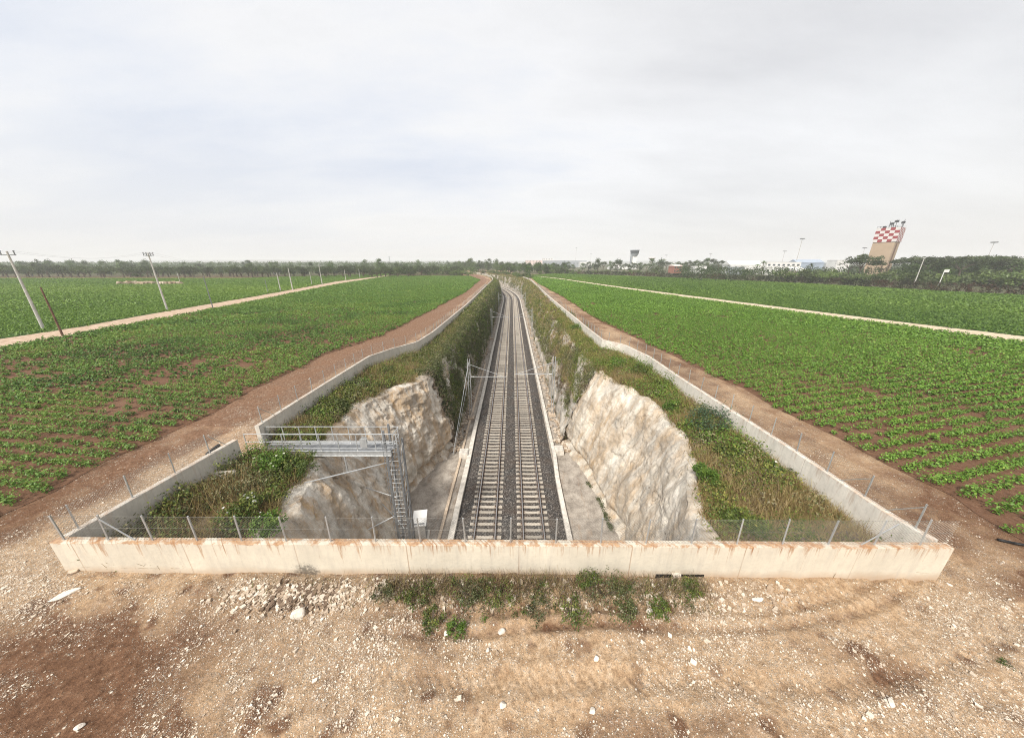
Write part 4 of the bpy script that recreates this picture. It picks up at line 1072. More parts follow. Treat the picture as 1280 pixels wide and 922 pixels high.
SH = [  # px, py of the foot, radius, height, material, label
    (886, 537, 1.35, 1.55, 'shrubb', 'big round blue green bush against the pale wall', 22, 0),
    (880, 598, .55, .7, 'shrubg', 'bright green bush on the shoulder of the bare rock, below the blue green bush', 14, 0),
    (838, 512, .55, .7, 'shrubg', 'small bright green bush at the rim of the bare rock', 12, 0),
    (968, 596, .75, .7, 'shrubg', 'green bush with white flowers on the dry bank', 16, 60),
    (905, 570, .55, .6, 'shrub', 'mid green bush between the rock shoulder and the pale wall', 12, 0),
    (930, 660, .7, .7, 'shrub', 'low dull green bush near the front wall on the dry bank', 14, 0),
    (800, 470, 1.0, 1.1, 'shrub', 'spreading dark green bush above the top of the bare rock', 18, 0),
    (832, 486, .9, .9, 'shrubd', 'dull green bush beside the pale wall above the bare rock', 16, 0),
    (770, 458, .9, .9, 'shrubg', 'yellowish green bush on the grassy bank where the wall bends', 16, 0),
    (725, 415, 1.2, 1.2, 'shrubg', 'bright green bush on the bank just past the wall bend', 18, 0),
    (712, 398, 1.2, 1.2, 'shrub', 'green bush on the bank further past the wall bend', 18, 0),
    (345, 590, .8, 1.0, 'shrubg', 'leafy green bush under the near railing of the steel platform', 18, 14),
    (378, 588, .7, .9, 'shrub', 'dark leafy bush at the rock rim below the steel platform', 16, 0),
    (310, 640, .7, .7, 'shrub', 'low green bush with white flowers in the middle of the shaded bank', 14, 16),
    (340, 660, .6, .6, 'shrubg', 'low green bush by the rock rim near the front wall', 12, 10),
    (180, 655, .7, .8, 'shrub', 'grassy green bush in the corner of the shaded bank', 14, 10),
    (420, 510, .8, .8, 'shrub', 'yellow green bush between the grey wall and the rock rim', 16, 0),
    (485, 468, .8, .9, 'shrub', 'green bush on the rock rim where the slope turns dark', 16, 0),
    (450, 487, .8, .8, 'shrubd', 'dull bush between the rock rim and the grey wall bend', 16, 0)]
for (px, py, r, h, mt, lb, nc_, fl) in SH:
    xx, yy_ = on_bank(px, py); far = yy_ > 30
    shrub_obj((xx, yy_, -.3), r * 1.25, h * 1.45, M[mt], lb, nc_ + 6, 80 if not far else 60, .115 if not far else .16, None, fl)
FW = [(515, 752, .50, .34, 'shrub', 'small leafy weed at the start of the strip below the wall', 0), (540, 775, .42, .28, 'shrub', 'low weed at the lower edge of the strip, near the upright white stone', 0),
      (480, 745, .36, .22, 'shrubd', 'thin weed between the rubble heap and the weed strip', 0),
      (590, 745, .45, .30, 'shrubd', 'dull weed close under the wall in the strip', 0),
      (625, 748, .55, .42, 'shrub', 'tangled green weed in the middle of the strip below the wall', 0), (570, 785, .30, .25, 'shrubg', 'bright low weed above the small white rock pair', 0),
      (668, 758, .60, .38, 'shrubd', 'twiggy grey green weed in the middle of the strip', 0), (715, 765, .55, .40, 'shrub', 'dark green tuft near the brown wheel tracks', 0),
      (755, 742, .70, .62, 'shrubd', 'largest dark bush against the wall in the strip', 0), (785, 765, .42, .30, 'shrubd', 'brownish bush beside the largest dark bush', 0),
      (822, 762, .36, .42, 'shrub', 'feathery green bush before the drain opening', 0), (735, 730, .4, .35, 'shrub', 'green weed leaning on the wall beside the largest dark bush', 0),
      (865, 740, .35, .25, 'shrub', 'small weed just past the drain opening', 0)]
for (px, py, r, h, mt, lb, fl) in FW:
    xx, yy_ = P(px, py, .1); yy_ = min(yy_, 7.35)
    z0 = float(ground_z(np.array([xx]), np.array([yy_]))[0])
    shrub_obj((xx, yy_, z0), r * 1.12, h * 1.15, M[mt], lb, 15, 52, .06, None, fl, name='weed', cat='weed')
n = 230; x = rng.uniform(-3.6, 5.6, n); y = 7.55 - np.abs(rng.normal(0, .42, n)); m = (fbm(x * 1.1, y * 1.1, 0, 3, 55) > .51) & (y > 6.45); x, y = x[m], y[m]; n = len(x)
C = np.stack([x, y, ground_z(x, y) + .07], 1); s_ = .10 + .16 * rng.random(n); Q, rr = leaf_quads(C, np.stack([s_ * 1.2, s_ * 1.2, s_ * .9], 1), 42, .06, .7, .5, .3, asp=.42)
tag(quads_obj('weed_growth', Q, .45 + np.repeat(rng.normal(0, .2, n), 42) + rng.normal(0, .14, len(Q)), [M['shrub'], M['shrubd'], M['shrubg']], matidx=np.repeat(rng.integers(0, 3, n), 42)), 'tangled low weeds sprawling along the strip below the wall', 'weeds', kind='stuff')
# twigs and dry stalks in the strip
n = 1900; x = np.concatenate([rng.uniform(-4, 6.2, n), rng.normal(-6, 1.6, 120)]); y = 7.5 - np.abs(rng.normal(0, .35, len(x))); m = y > 6.3; x, y = x[m], y[m]
z = ground_z(x, y); p = np.repeat(np.stack([x, y, z], 1), 5, 0) + rng.normal(size=(len(x) * 5, 3)) * np.array([.1, .1, 0])
q = blades(p, .1 + .3 * rng.random(len(p)), .012, .8)
tag(quads_obj('dry_stalks', q, rng.random(len(q)), [M['twig'], M['dry'], M['shrub']], matidx=rng.choice(3, len(q), p=[.42, .5, .08])), 'thin dry stalks and grass in the weed strip below the wall', 'dry grass', kind='stuff')
# small tufts at the bottom right
xx, yy_ = P(1255, 828); shrub_obj((xx, yy_, 0), .22, .1, M['shrub'], 'tiny green weed on the bare ground at the frame edge past the wall end', 6, 25, .05, name='weed', cat='weed')

# black hoses
def hose(pts, label, r=.05):
    mb = MB(); mb.path(pts, r, 8); tag(mb.build('hose', M['black'], smooth=True), label, 'hose')
a = P(1246, 676); b = P(1285, 684); hose([(a[0], a[1], .08), ((a[0] + b[0]) / 2, a[1] - .15, .07), (b[0], b[1], .08), (b[0] + 2, b[1] + .4, .08)], 'black hose lying on the soil at the edge of the thriving field')
a = P(262, 564, .3); b = P(277, 553, .3); hose([(a[0] - .2, a[1], .12), (b[0] - .2, b[1], .14)], 'short black pipe lying by the short grey wall next to the platform', .09)
a = P(1035, 640, 0); b = P(1095, 685, 0); hose([(12.6, 11.0, .02), (12.95, 10.2, .06), (13.3, 9.0, .05), (13.45, 8.2, .06)], 'black cable along the inner foot of the pale wall near the front corner', .03)

# ------------------------------------------------------------------ utility poles beyond the road
def pole(px, py, top_py, label, m='pole', r0=.17, r1=.10, arms=0, group=None, name='utility_pole', cat='utility pole', lean=0.0):
    x, y = P(px, py); u, v = 0, top_py - 461
    # height from the top's row
    dep = (v * CP + F * SP) / (F * CP - v * SP); h = H - y * dep
    t = empty(name, (x, y, 0), 0, label, cat, group)
    mb = MB(); mb.tube((0, 0, -.3), (lean, 0, h), r0, r1, 8); mb.build('shaft', M[m], t)
    if arms:
        mb = MB(); mb.bar((-1.1, 0, h - .5), (1.1, 0, h - .5), .12, .12)
        if arms > 1: mb.bar((0, -.6, h - .55), (0, .6, h - .55), .1, .1); mb.bar((-.8, 0, h - .15), (.8, 0, h - .15), .1, .1)
        mb.build('crossarm', M['dgalv'], t)
        for q in ((-1, -.4, .4, 1) if arms > 1 else (-1, 1)):
            mb = MB(); mb.tube((q, 0, h - .44), (q, 0, h - .05), .07, .05); mb.tube((q, 0, h - .05), (q, 0, h + .12), .14, .08, 8); mb.build('insulator', M['dgalv'], t)
    return x, y, h
tops = []
tops.append(pole(55, 412, 314, 'tall pale concrete utility pole at the far left of the dirt road', 'pole', .2, .11, 1))
pole(79, 420.5, 359, 'brown wooden pole on the field side of the dirt road', 'wood', .13, .08, name='wooden_pole', cat='pole')
tops.append(pole(209.5, 388, 316, 'tall pale utility pole topped by a wide crossarm with insulators', 'pole', .2, .11, 2))
pole(266.5, 386, 345, 'slim dark pole on the field side of the dirt road past the insulator pole', 'dgalv', .12, .08, name='slim_pole', cat='pole')
pole(226, 355.5, 340, 'small pale post standing out in the far field', 'pole', .12, .08, name='field_post', cat='post')
tops.append(pole(351, 364, 341, 'pale pole with a dark box on its head beside the dirt road', 'pole', .18, .12, 1))
tops.append(pole(366, 362.5, 335, 'thick pale pole next to the dark headed pole', 'pole', .2, .13, 0))
pole(335, 365.5, 349, 'thin dark post before the dark headed pole', 'dgalv', .10, .08, name='field_post', cat='post')
pole(390, 356, 340, 'thin pale post past the thick pale pole', 'pole', .12, .09, name='field_post', cat='post')
tops.append(pole(403, 356, 331, 'slender pale pole further along the dirt road', 'pole', .18, .11, 1))
tops.append(pole(432.5, 351, 337, 'small far pole where the dirt road nears the grove', 'pole', .16, .1, 0))
pole(450, 347.5, 336, 'farthest small pole beside the end of the dirt road', 'pole', .16, .1, 0)
tops = [tops[0], tops[1], tops[2], tops[4]]
mb = MB()
for (a, b) in zip(tops[:-1], tops[1:]):
    for off in (-.9, .9):
        pts = []
        for k in range(13):
            q = k / 12; pts.append((a[0] + (b[0] - a[0]) * q + off, a[1] + (b[1] - a[1]) * q, a[2] + (b[2] - a[2]) * q - 1.1 * math.sin(math.pi * q) + .05))
        mb.path(pts, .008, 4)
tag(mb.build('power_line', M['dgalv']), 'pair of thin power lines strung between the utility poles', 'power line')
# stone heaps in the far field
for i, (px, w, lb) in enumerate(((163, 5, 'low pale stone heap in the far field behind the insulator pole'), (182, 4, 'reddish stone heap beside the pale heap in the far field'), (212, 6, 'long low stone heap in the far field past the insulator pole'))):
    x, y = P(px, 355.5); n = 60
    p = np.stack([x + rng.normal(0, w * .45, n), y + rng.normal(0, .8, n), .2 + .7 * rng.random(n)], 1); V, Fa, k = stones(p, .8 + 1.2 * rng.random(n), .7)
    o = mesh_np('stone_heap', V, [Fa], M['gstone'], False, None, {'tint': np.repeat(.2 + .4 * rng.random(n), 6)}); tag(o, lb, 'stone heap')

# ------------------------------------------------------------------ trees
def crown_mesh(name, kind, seed, mat):
    global rng
    keep_ = rng; rng = np.random.default_rng(seed)
    C, Rr = [], []
    if kind == 'olive':
        for k in range(16):
            a = rng.random() * 6.28; q = 2.6 * math.sqrt(rng.random()); C.append((math.cos(a) * q, math.sin(a) * q, 2.0 + 2.6 * rng.random() * (1 - .3 * q / 2.6))); s = .8 + .6 * rng.random(); Rr.append((s, s, s * .8))
        nl, ls = 46, .42
    elif kind == 'pine':
        for k in range(20):
            a = rng.random() * 6.28; q = 3.6 * math.sqrt(rng.random()); C.append((math.cos(a) * q, math.sin(a) * q, 6.6 + 1.6 * rng.random() + .9 * (1 - q / 3.6))); s = .9 + .7 * rng.random(); Rr.append((s, s, s * .6))
        nl, ls = 46, .48
    elif kind == 'broad':
        for k in range(22):
            a = rng.random() * 6.28; zz = 1.6 + 5.2 * rng.random(); q = 2.6 * math.sqrt(rng.random()) * math.sin(math.pi * min(.93, (zz - .6) / 6.6)); C.append((math.cos(a) * q, math.sin(a) * q, zz)); s = .8 + .7 * rng.random(); Rr.append((s, s, s * .85))
        nl, ls = 44, .48
    elif kind == 'bushy':
        for k in range(16):
            a = rng.random() * 6.28; q = 2.4 * math.sqrt(rng.random()); C.append((math.cos(a) * q, math.sin(a) * q, .6 + 2.2 * rng.random() * (1 - .4 * q / 2.4))); s = .7 + .6 * rng.random(); Rr.append((s, s, s * .8))
        nl, ls = 42, .42
    Q, rr = leaf_quads(C, Rr, nl, ls, .8, .4, .45)
    zz = Q[:, 0, 2]; lo, hi = zz.min(), zz.max()
    tt = .42 + np.repeat(rng.normal(0, .16, len(C)), nl) + rng.normal(0, .13, len(Q)) + .15 * ((zz - lo) / (hi - lo) - .5)
    o = quads_obj(name, Q, tt, mat); me = o.data; bpy.data.objects.remove(o)
    rng = keep_
    return me
def trunk_mesh(kind, seed):
    r_ = random.Random(seed); mb = MB()
    if kind == 'pine':
        mb.tube((0, 0, -.3), (.25, .1, 4.6), .26, .18, 7)
        for k in range(6): a = k * 1.05 + r_.random(); mb.tube((.25, .1, 4.4), (.25 + 2 * math.cos(a), .1 + 2 * math.sin(a), 6.8), .12, .04, 5)
    elif kind == 'olive':
        mb.tube((0, 0, -.3), (.15, 0, 1.3), .32, .24, 7)
        for k in range(4): a = k * 1.6 + r_.random(); mb.tube((.15, 0, 1.2), (1.4 * math.cos(a), 1.4 * math.sin(a), 2.7), .15, .05, 5)
    else:
        h = 3.4 if kind == 'broad' else 1.0
        mb.tube((0, 0, -.3), (.1, 0, h * .7), .24, .16, 7)
        for k in range(5): a = k * 1.3 + r_.random(); mb.tube((.1, 0, h * .65), (1.3 * math.cos(a), 1.3 * math.sin(a), h * 1.2), .1, .04, 5)
    o = mb.build('trunk', M['bark']); me = o.data; bpy.data.objects.remove(o); return me
VAR = {}
for kind, mt, nv in (('olive', 'olive', 5), ('pine', 'pine', 4), ('broad', 'broad', 5), ('bushy', 'bushl', 4)):
    VAR[kind] = [(crown_mesh('crown', kind, 100 + k, M[mt]), trunk_mesh(kind, k)) for k in range(nv)]
def tree(kind, x, y, s, label, group=None, sz=1.0, name=None):
    nm = name or {'olive': 'olive_tree', 'pine': 'umbrella_pine', 'broad': 'broadleaf_tree', 'bushy': 'bushy_tree'}[kind]
    t = empty(nm, (x, y, 0), random.random() * 6.28, label, 'tree', group)
    c, tk = random.choice(VAR[kind])
    link('trunk', tk, t); link('crown', c, t)
    t.scale = (s, s, s * sz)
    return t
hgt_at = lambda y, py: H - y * (((py - 461) * CP + F * SP) / (F * CP - (py - 461) * SP))   # height seen at row py

# olive grove beyond the far field: front row, then rows behind
lab = {0: 'rounded olive tree in the front row of the grove edging the far field', 1: 'olive tree in the second row of the grove', 2: 'olive tree deep in the grove behind the second row'}
for row, (yb, n_, jit) in enumerate(((236, 46, 3), (249, 40, 4), (266, 36, 6))):
    for k in range(n_):
        x = -400 + (k + .5) * (330 / n_) + random.uniform(-2.5, 2.5); y = yb + random.uniform(-jit, jit)
        if y > 330 or x > -62: continue
        tree('olive', x, y, random.uniform(1.25, 1.75), lab[row], 'olive trees of the grove beyond the far field')
for (px, py0, ptop, s, lb) in ((172, 346, 339, 1.2, 'dark round bush tree standing alone before the olive grove'), (132, 340, 325.5, 2.3, 'big dark domed tree rising above the olive grove'), (110, 340, 325.5, 2.2, 'broad dark tree beside the big domed tree above the grove'), (167, 339, 325.5, 1.7, 'paler domed tree right behind the insulator pole above the grove'),
                            (347, 337, 327, 1.8, 'rounded pale tree dome above the grove past the utility poles'), (233, 338, 328, 1.5, 'low dark tree top above the grove between the poles'), (494, 345, 336, 1.0, 'dark round tree at the end of the dirt road'), (577, 345, 335.5, 1.0, 'round dark tree at the far end of the patchy field'), (568, 345, 337, .9, 'smaller round tree at the far end of the patchy field'),
                            (604, 344, 339, .8, 'round dark shrub tree in the bend of the farm track')):
    x, y = P(px, py0); y0 = min(y, 420); x = x * y0 / y; h = hgt_at(y0, ptop)
    tree('broad' if s > 1.3 else 'bushy', x, y0, max(.6, h / (7.2 if s > 1.3 else 3.3)), lb)
for k in range(60):
    y = random.uniform(300, 430); x = random.uniform(-1.65, -.28) * y
    tree(random.choice(('broad', 'olive', 'broad')), x, y, random.uniform(1.3, 1.9), 'taller hazy tree standing up out of the far groves', 'taller trees in the far groves')
for k in range(40):
    y = random.uniform(262, 330); x = random.uniform(-.36, -.13) * y
    if x > float(wl(y)) - 12: continue
    tree(random.choice(('olive', 'bushy')), x, y, random.uniform(1.2, 1.7), 'bushy grove tree past the far edge of the patchy field', 'grove trees past the patchy field')
for k in range(44):
    y = random.uniform(292, 420); x = float(wr(y)) + random.uniform(8, 75)
    tree('broad', x, y, random.uniform(1.0, 1.5), 'green tree of the copse beside the bend of the cutting', 'copse beside the bend of the cutting')
# trees around the far end of the cutting
xx, yy_ = P(644, 347); t = tree('broad', 8.5 + 2.2, 226, 1.15, 'bright round green tree on the brink of the cutting bend'); tree('bushy', 12.8, 224, 1.0, 'dark bush at the foot of the bright round green tree')
for k in range(26):
    x = random.uniform(-75, 40); y = random.uniform(430, 520)
    s = random.uniform(1.1, 1.6)
    tree('broad', x - 20, y, s * (1.35 if -60 < x < 0 else 1.0), 'green tree on the wooded rise behind the bend of the cutting', 'trees on the rise behind the cutting')
for k in range(18):
    x = 25 + k * 6 + random.uniform(-2, 2); tree('bushy', x, 300 + random.uniform(-4, 4) - k * .6, random.uniform(1.0, 1.5), 'dark bushy tree in the belt behind the end of the pale path', 'bushy belt behind the pale path')
for k in range(34):
    y = 214 + k * 5 + random.uniform(-2, 2); x = float(wr(y)) + random.uniform(-.5, 3.0)
    tree('bushy', x, y, random.uniform(.7, 1.25), 'bushy tree on the brink of the cutting where it bends', 'bushes on the brink of the cutting bend')
# hedge in front of the airport trees
HL = [P(*p) for p in ((1400, 377), (1280, 370), (1150, 363), (1020, 355.5), (890, 349.5), (760, 344.3), (690, 341.8))]
hl = dense(HL, step=1.0); hl = [(x + .0, y + 2.2) for x, y in hl]
C, Rr = [], []
for (x, y) in hl:
    hh = 3.0 + 1.0 * float(fbm(x * .2, y * .2, 0, 3, 3)) ; dd = math.hypot(x, y)
    for k in range(6 if dd < 260 else 4):
        C.append((x + random.uniform(-1, 1), y + random.uniform(-1.1, 1.1), random.uniform(.3, hh - .4))); s = random.uniform(.6, 1.1); Rr.append((s, s, s * .8))
Q, rr = leaf_quads(C, Rr, 24, .42, .8, .3, .45); patch = np.repeat(fbm(np.array(C)[:, 0] * .12, np.array(C)[:, 1] * .12, 0, 3, 90), 24)
tt = .38 + 1.5 * (patch - .5) + rng.normal(0, .18, len(Q)) - .12 * (Q[:, 0, 2] - 2) / 2
root = empty('hedge', (hl[0][0], hl[0][1], 0), 0, 'long clipped hedge of dark green and reddish leaves edging the far green field', 'hedge')
quads_obj('foliage', Q - np.array([hl[0][0], hl[0][1], 0]), tt, M['hedge'], root)
mb = MB()
for (x, y) in hl[::4]: mb.tube((x - hl[0][0], y - hl[0][1], -.1), (x - hl[0][0] + .2, y - hl[0][1], 2.2), .09, .05, 5)
mb.build('stem', M['bark'], root)

# airport side trees
def px_at(px, y):   # x at depth y for a column near the horizon
    return (px - 640) / F * (y * CP + 10 * SP)
def airtree(px, y, ptop, kind, label, group=None, wide=1.0):
    h = hgt_at(y, ptop); base = {'pine': 9.4, 'broad': 7.4, 'bushy': 3.4, 'olive': 5}[kind]
    t = tree(kind, px_at(px, y), y, h / base, label, group); s = h / base
    t.scale = (s * wide, s * wide, s); return t
pk = 'dense umbrella pine in the wood beyond the hedge near the checkered tower'
for k in range(30):
    px = 1128 + k * 8.2 + random.uniform(-3, 3); y = random.uniform(170, 230)
    airtree(px, y, random.uniform(317, 324), 'pine', pk, 'umbrella pines beyond the hedge', 1.35)
for k in range(34):
    px = 1125 + k * 7.2 + random.uniform(-3, 3); y = random.uniform(158, 205)
    airtree(px, y, random.uniform(323, 331), 'broad', 'full green tree filling the wood below the umbrella pines', 'leafy trees below the umbrella pines', 1.3)
for k in range(30):
    px = 985 + k * 14 + random.uniform(-5, 5); y = 128 + (1280 - px) * .16 + random.uniform(4, 16)
    airtree(px, y, random.uniform(332, 341), 'bushy', 'rounded green bush tree right behind the hedge below the pines', 'bush trees right behind the hedge', 1.1)
airtree(1070, 190, 317, 'pine', 'dark spreading pine beside the tan base of the checkered tower', None, 1.35)
airtree(1096, 182, 323, 'pine', 'dark flat topped pine before the base of the checkered tower', None, 1.3)
airtree(1058, 200, 322, 'pine', 'dark pine between the white box building and the checkered tower', None, 1.2)
for k in range(26):
    px = 748 + k * 6.6 + random.uniform(-3, 3); y = random.uniform(330, 400)
    airtree(px, y, random.uniform(322, 330), 'pine' if k % 2 else 'broad', 'dark tree in the belt between the control tower and the white hangar', 'trees between the control tower and the hangar', 1.15)
for k in range(12):
    px = 655 + k * 8 + random.uniform(-3, 3)
    airtree(px, random.uniform(390, 450), random.uniform(326, 331), 'broad', 'hazy tree of the belt below the long grey terminal', 'trees below the terminal', 1.3)
airtree(821, 300, 331, 'bushy', 'light green round tree just behind the hedge', None, 1.0)
airtree(936, 260, 334, 'bushy', 'dark round tree before the white hangar', None, 1.2)
for k in range(9): airtree(990 + k * 7 + random.uniform(-2, 2), random.uniform(225, 260), random.uniform(334, 339), 'bushy', 'low dark tree before the white airport buildings', 'low trees before the airport buildings', 1.1)

def palm(px, y, ptop, label):
    h = hgt_at(y, ptop); t = empty('palm_tree', (px_at(px, y), y, 0), random.random() * 6, label, 'palm')
    mb = MB(); mb.tube((0, 0, -.2), (.2, 0, h - 1.2), .28, .2, 7); mb.build('trunk', M['bark'], t)
    Q = []
    for k in range(26):
        a = k * 2.4; el = random.uniform(-.3, 1.0); Lf = 3.0; prev = np.array([.2, 0, h - 1.2]); d = np.array([math.cos(a) * math.cos(el), math.sin(a) * math.cos(el), math.sin(el)])
        sd = np.array([-math.sin(a), math.cos(a), 0])
        for j in range(5):
            nx = prev + d * Lf / 5; w = .38 * (1 - j / 6)
            Q.append([prev - sd * w, prev + sd * w, nx + sd * w * .7, nx - sd * w * .7]); prev = nx; d = d + np.array([0, 0, -.28]); d /= np.linalg.norm(d)
    quads_obj('crown', np.array(Q), rng.random(len(Q)) * .7 + .2, M['broad'], t)
palm(951, 255, 326, 'feathery palm beside the white hangar'); palm(944, 265, 329, 'shorter palm next to the feathery palm by the hangar')
palm(1010, 240, 329, 'small palm before the blue grey roof'); palm(1121, 175, 333, 'low palm before the base of the checkered tower'); palm(1178, 165, 334, 'low pale palm by the white signboard')

# far woods and hedgerows reading as one mass
def wood(name, pts, label, mat, h=(4, 8), nl=14, ls=.9):
    C = np.array([(x, y, z) for x, y, z in pts]); Rr = np.stack([rng.uniform(1.6, 3.2, len(C))] * 2 + [rng.uniform(1.2, 2.4, len(C))], 1)
    sc = np.sqrt(np.clip(C[:, 1] / 350, 1, 4)); Rr = Rr * sc[:, None]
    Q, rr = leaf_quads(C, Rr, nl, ls * np.repeat(sc, nl), .8, .4, .4)
    tt = .42 + np.repeat(rng.normal(0, .16, len(C)), nl) + rng.normal(0, .12, len(Q))
    tag(quads_obj(name, Q, tt, mat), label, 'wood', kind='stuff'); print(name, len(Q))
pts = []
for k in range(9000):
    y = 272 * (1700 / 272) ** random.random(); x = random.uniform(-1.75 * y, -.10 * y)
    pts.append((x, y, random.uniform(.8, 5.6) + (y > 380) * random.uniform(0, 6)))
for k in range(900):
    y = random.uniform(420, 900); x = random.uniform(-.2 * y, .12 * y); pts.append((x, y, random.uniform(1, 7)))
wood('far_grove', pts, 'hazy far olive groves stretching to the horizon', M['broad'])
pts = []
for k in range(4200):
    y = random.uniform(150, 520); x = random.uniform(.45 * y, 1.75 * y)
    if x < 60: continue
    pts.append((x + 25, y + 25, random.uniform(.8, 6.5)))
wood('far_wood', pts, 'mass of green trees beyond the hedge around the airport', M['broad'])
pts = [(random.uniform(-900, 1500), random.uniform(700, 1300), random.uniform(1, 7)) for k in range(1500)]
wood('distant_wood', pts, 'distant hazy woodland along the horizon', M['pine'], ls=1.1)

# ------------------------------------------------------------------ airport buildings
def building(px, y, w, d, h, label, mat, name='building', roof=None, rz=0, win=0, rows=1, roofmat=None, cat='building'):
    x = px_at(px, y); t = empty(name, (x, y, 0), rz, label, cat)
    mb = MB(); mb.box(-w / 2, w / 2, -d / 2, d / 2, -.2, h); mb.build('wall', M[mat], t)
    if roof == 'gable':
        mb = MB(); e = .5; z0 = h + .02
        mb.add([(-w / 2 - e, -d / 2 - e, z0), (w / 2 + e, -d / 2 - e, z0), (w / 2 + e, d / 2 + e, z0), (-w / 2 - e, d / 2 + e, z0), (-w / 2 - e, 0, z0 + d * .2), (w / 2 + e, 0, z0 + d * .2)],
               [(0, 1, 5, 4), (3, 4, 5, 2), (0, 4, 3), (1, 2, 5), (0, 3, 2, 1)])
        mb.build('roof', M[roofmat or 'white'], t)
    else:
        mb = MB(); mb.box(-w / 2 - .15, w / 2 + .15, -d / 2 - .15, d / 2 + .15, h + .003, h + .35); mb.build('roof', M[roofmat or mat], t)
    for r_ in range(rows):
        for k in range(win):
            zc = h * (r_ + .6) / rows; xc = -w / 2 + w * (k + .5) / win; ww = w / win * .5; hh = min(1.4, h / rows * .45)
            mb = MB(); mb.box(xc - ww / 2, xc + ww / 2, -d / 2 - .06, -d / 2 - .003, zc - hh / 2, zc + hh / 2); mb.build('window', M['glass'], t)
    return t
building(843, 330, 9, 8, hgt_at(330, 332.5), 'small red and pink house among the dark trees', 'redb', 'house', 'gable', .2, 3, 2, 'pink')
building(872, 320, 11, 8, hgt_at(320, 333), 'small white building with a dark window band behind the hedge', 'bldg', win=2)
building(777, 520, 42, 14, hgt_at(520, 330), 'pale low block under the control tower', 'bldg', win=6)
building(925, 300, 26, 16, hgt_at(300, 331), 'white hangar with a bright pitched roof', 'bldg', 'hangar', 'gable', -.15, 0, 1, 'white')
building(918, 285, 10, 8, hgt_at(285, 334), 'small grey flat roofed block beside the hangar', 'grey', win=3)
building(970, 290, 26, 14, hgt_at(290, 328), 'white airport building with two rows of windows', 'bldg', win=7, rows=2, rz=-.15)
building(990, 262, 14, 12, hgt_at(262, 338), 'pinkish low hall with sloping roof before the white airport building', 'pink', 'hall', 'gable', .3, 3)
building(1003, 300, 20, 14, hgt_at(300, 328.5), 'long blue grey roofed shed beside the white airport building', 'bluer', 'shed', 'gable', -.2, 0, 1, 'bluer')
building(1022, 310, 24, 12, hgt_at(310, 329), 'grey low building past the blue grey shed', 'grey', win=6)
building(1043, 280, 11, 9, hgt_at(280, 325.5), 'plain white box building near the checkered tower', 'bldg')
building(705, 760, 95, 30, hgt_at(760, 326), 'long dark grey terminal with a pale stair block', 'grey', 'terminal', win=12)
building(731, 740, 26, 20, hgt_at(740, 327.5), 'pale wing at the end of the long grey terminal', 'bldg', win=4)
building(672, 820, 60, 30, hgt_at(820, 325.5), 'hazy pale apartment block behind the trees', 'pink', 'apartment_block', win=8, rows=3)
building(684, 800, 24, 22, hgt_at(800, 323), 'taller hazy pale block between the apartments and terminal', 'bldg', 'apartment_block', win=4, rows=4)
building(133, 330, 6, 5, hgt_at(330, 335.5), 'small white house showing above the olive grove', 'bldg', 'house', 'gable', .2, 2, 1, 'white')

# control tower
y = 560; x = px_at(791, y); hT = hgt_at(y, 311.5)
t = empty('control_tower', (x, y, 0), 0, 'airport control tower with flared grey glass cab on a white stem', 'control tower')
mb = MB(); mb.box(-3.2, 3.2, -3, 3, 0, hT * .63); mb.build('stem', M['white'], t)
mb = MB(); mb.box(-5.6, -4.0, -2.5, 2.5, 0, hT * .97); mb.build('lift_shaft', M['grey'], t)
z0, z1 = hT * .63, hT * .93
def frus(mb, r0, r1, z0, z1, n=8, m=0):
    vs = [(r * math.cos(2 * math.pi * (k + .5) / n), r * math.sin(2 * math.pi * (k + .5) / n), z) for r, z in ((r0, z0), (r1, z1)) for k in range(n)]
    mb.add(vs, [(k, (k + 1) % n, n + (k + 1) % n, n + k) for k in range(n)] + [tuple(range(n))[::-1], tuple(range(n, 2 * n))], m)
mb = MB(); frus(mb, 4.0, 6.6, z0, z0 + (z1 - z0) * .5); mb.build('cab_base', M['grey'], t)
mb = MB(); frus(mb, 6.2, 7.2, z0 + (z1 - z0) * .5 + .01, z1); mb.build('cab_glass', M['glass'], t)
mb = MB(); frus(mb, 7.6, 7.4, z1 + .01, z1 + 1.2); mb.tube((0, 0, z1 + 1.2), (0, 0, z1 + 4), .12); mb.build('roof', M['grey'], t)
# water tower
y = 480; x = px_at(813, y); hW = hgt_at(y, 322)
t = empty('water_tower', (x, y, 0), 0, 'pale mushroom shaped water tower beside the control tower', 'water tower')
mb = MB(); mb.tube((0, 0, 0), (0, 0, hW - 2), 1.6, 1.6, 10); mb.build('stem', M['pole'], t)
mb = MB(); frus(mb, 1.8, 5, hW - 3, hW - 1, 12); frus(mb, 5, 4.6, hW - 1 + .001, hW, 12); mb.build('tank', M['pole'], t)

# checkered tower: tan slab with a chequered head and aerials
y = 235.0
def xrow(px, py, yy):  # x for column px, row py at depth yy
    z = hgt_at(yy, py); return (px - 640) / F * (yy * CP - (z - H) * SP)
zt, zc = hgt_at(y, 284.5), hgt_at(y, 302.5); w, d = 10.6, 11.5
t = empty('checkered_tower', (xrow(1108.5, 296, y) + .5 * d * .8, y + .5 * d * .55, 0), R(-60), 'tall tan block tower with a red and white checkered head and roof aerials', 'tower')
mb = MB(); mb.box(-w / 2, w / 2, -d / 2, d / 2, 0, zc)
mb.build('wall', M['tanw'], t)
mb = MB(); mb.box(w / 2 + .01, w / 2 + .06, -d / 2 + 3.2, -d / 2 + 6.4, 0, zc - 1.2); mb.build('recess_shade_slab', M['wood'], t)  # raised slab, the shade of a recess put into its dark colour
cs = (zt - zc) / 5.0; hw = w / 2 + .35; cw = 2 * hw / 5.0
hd = MB()
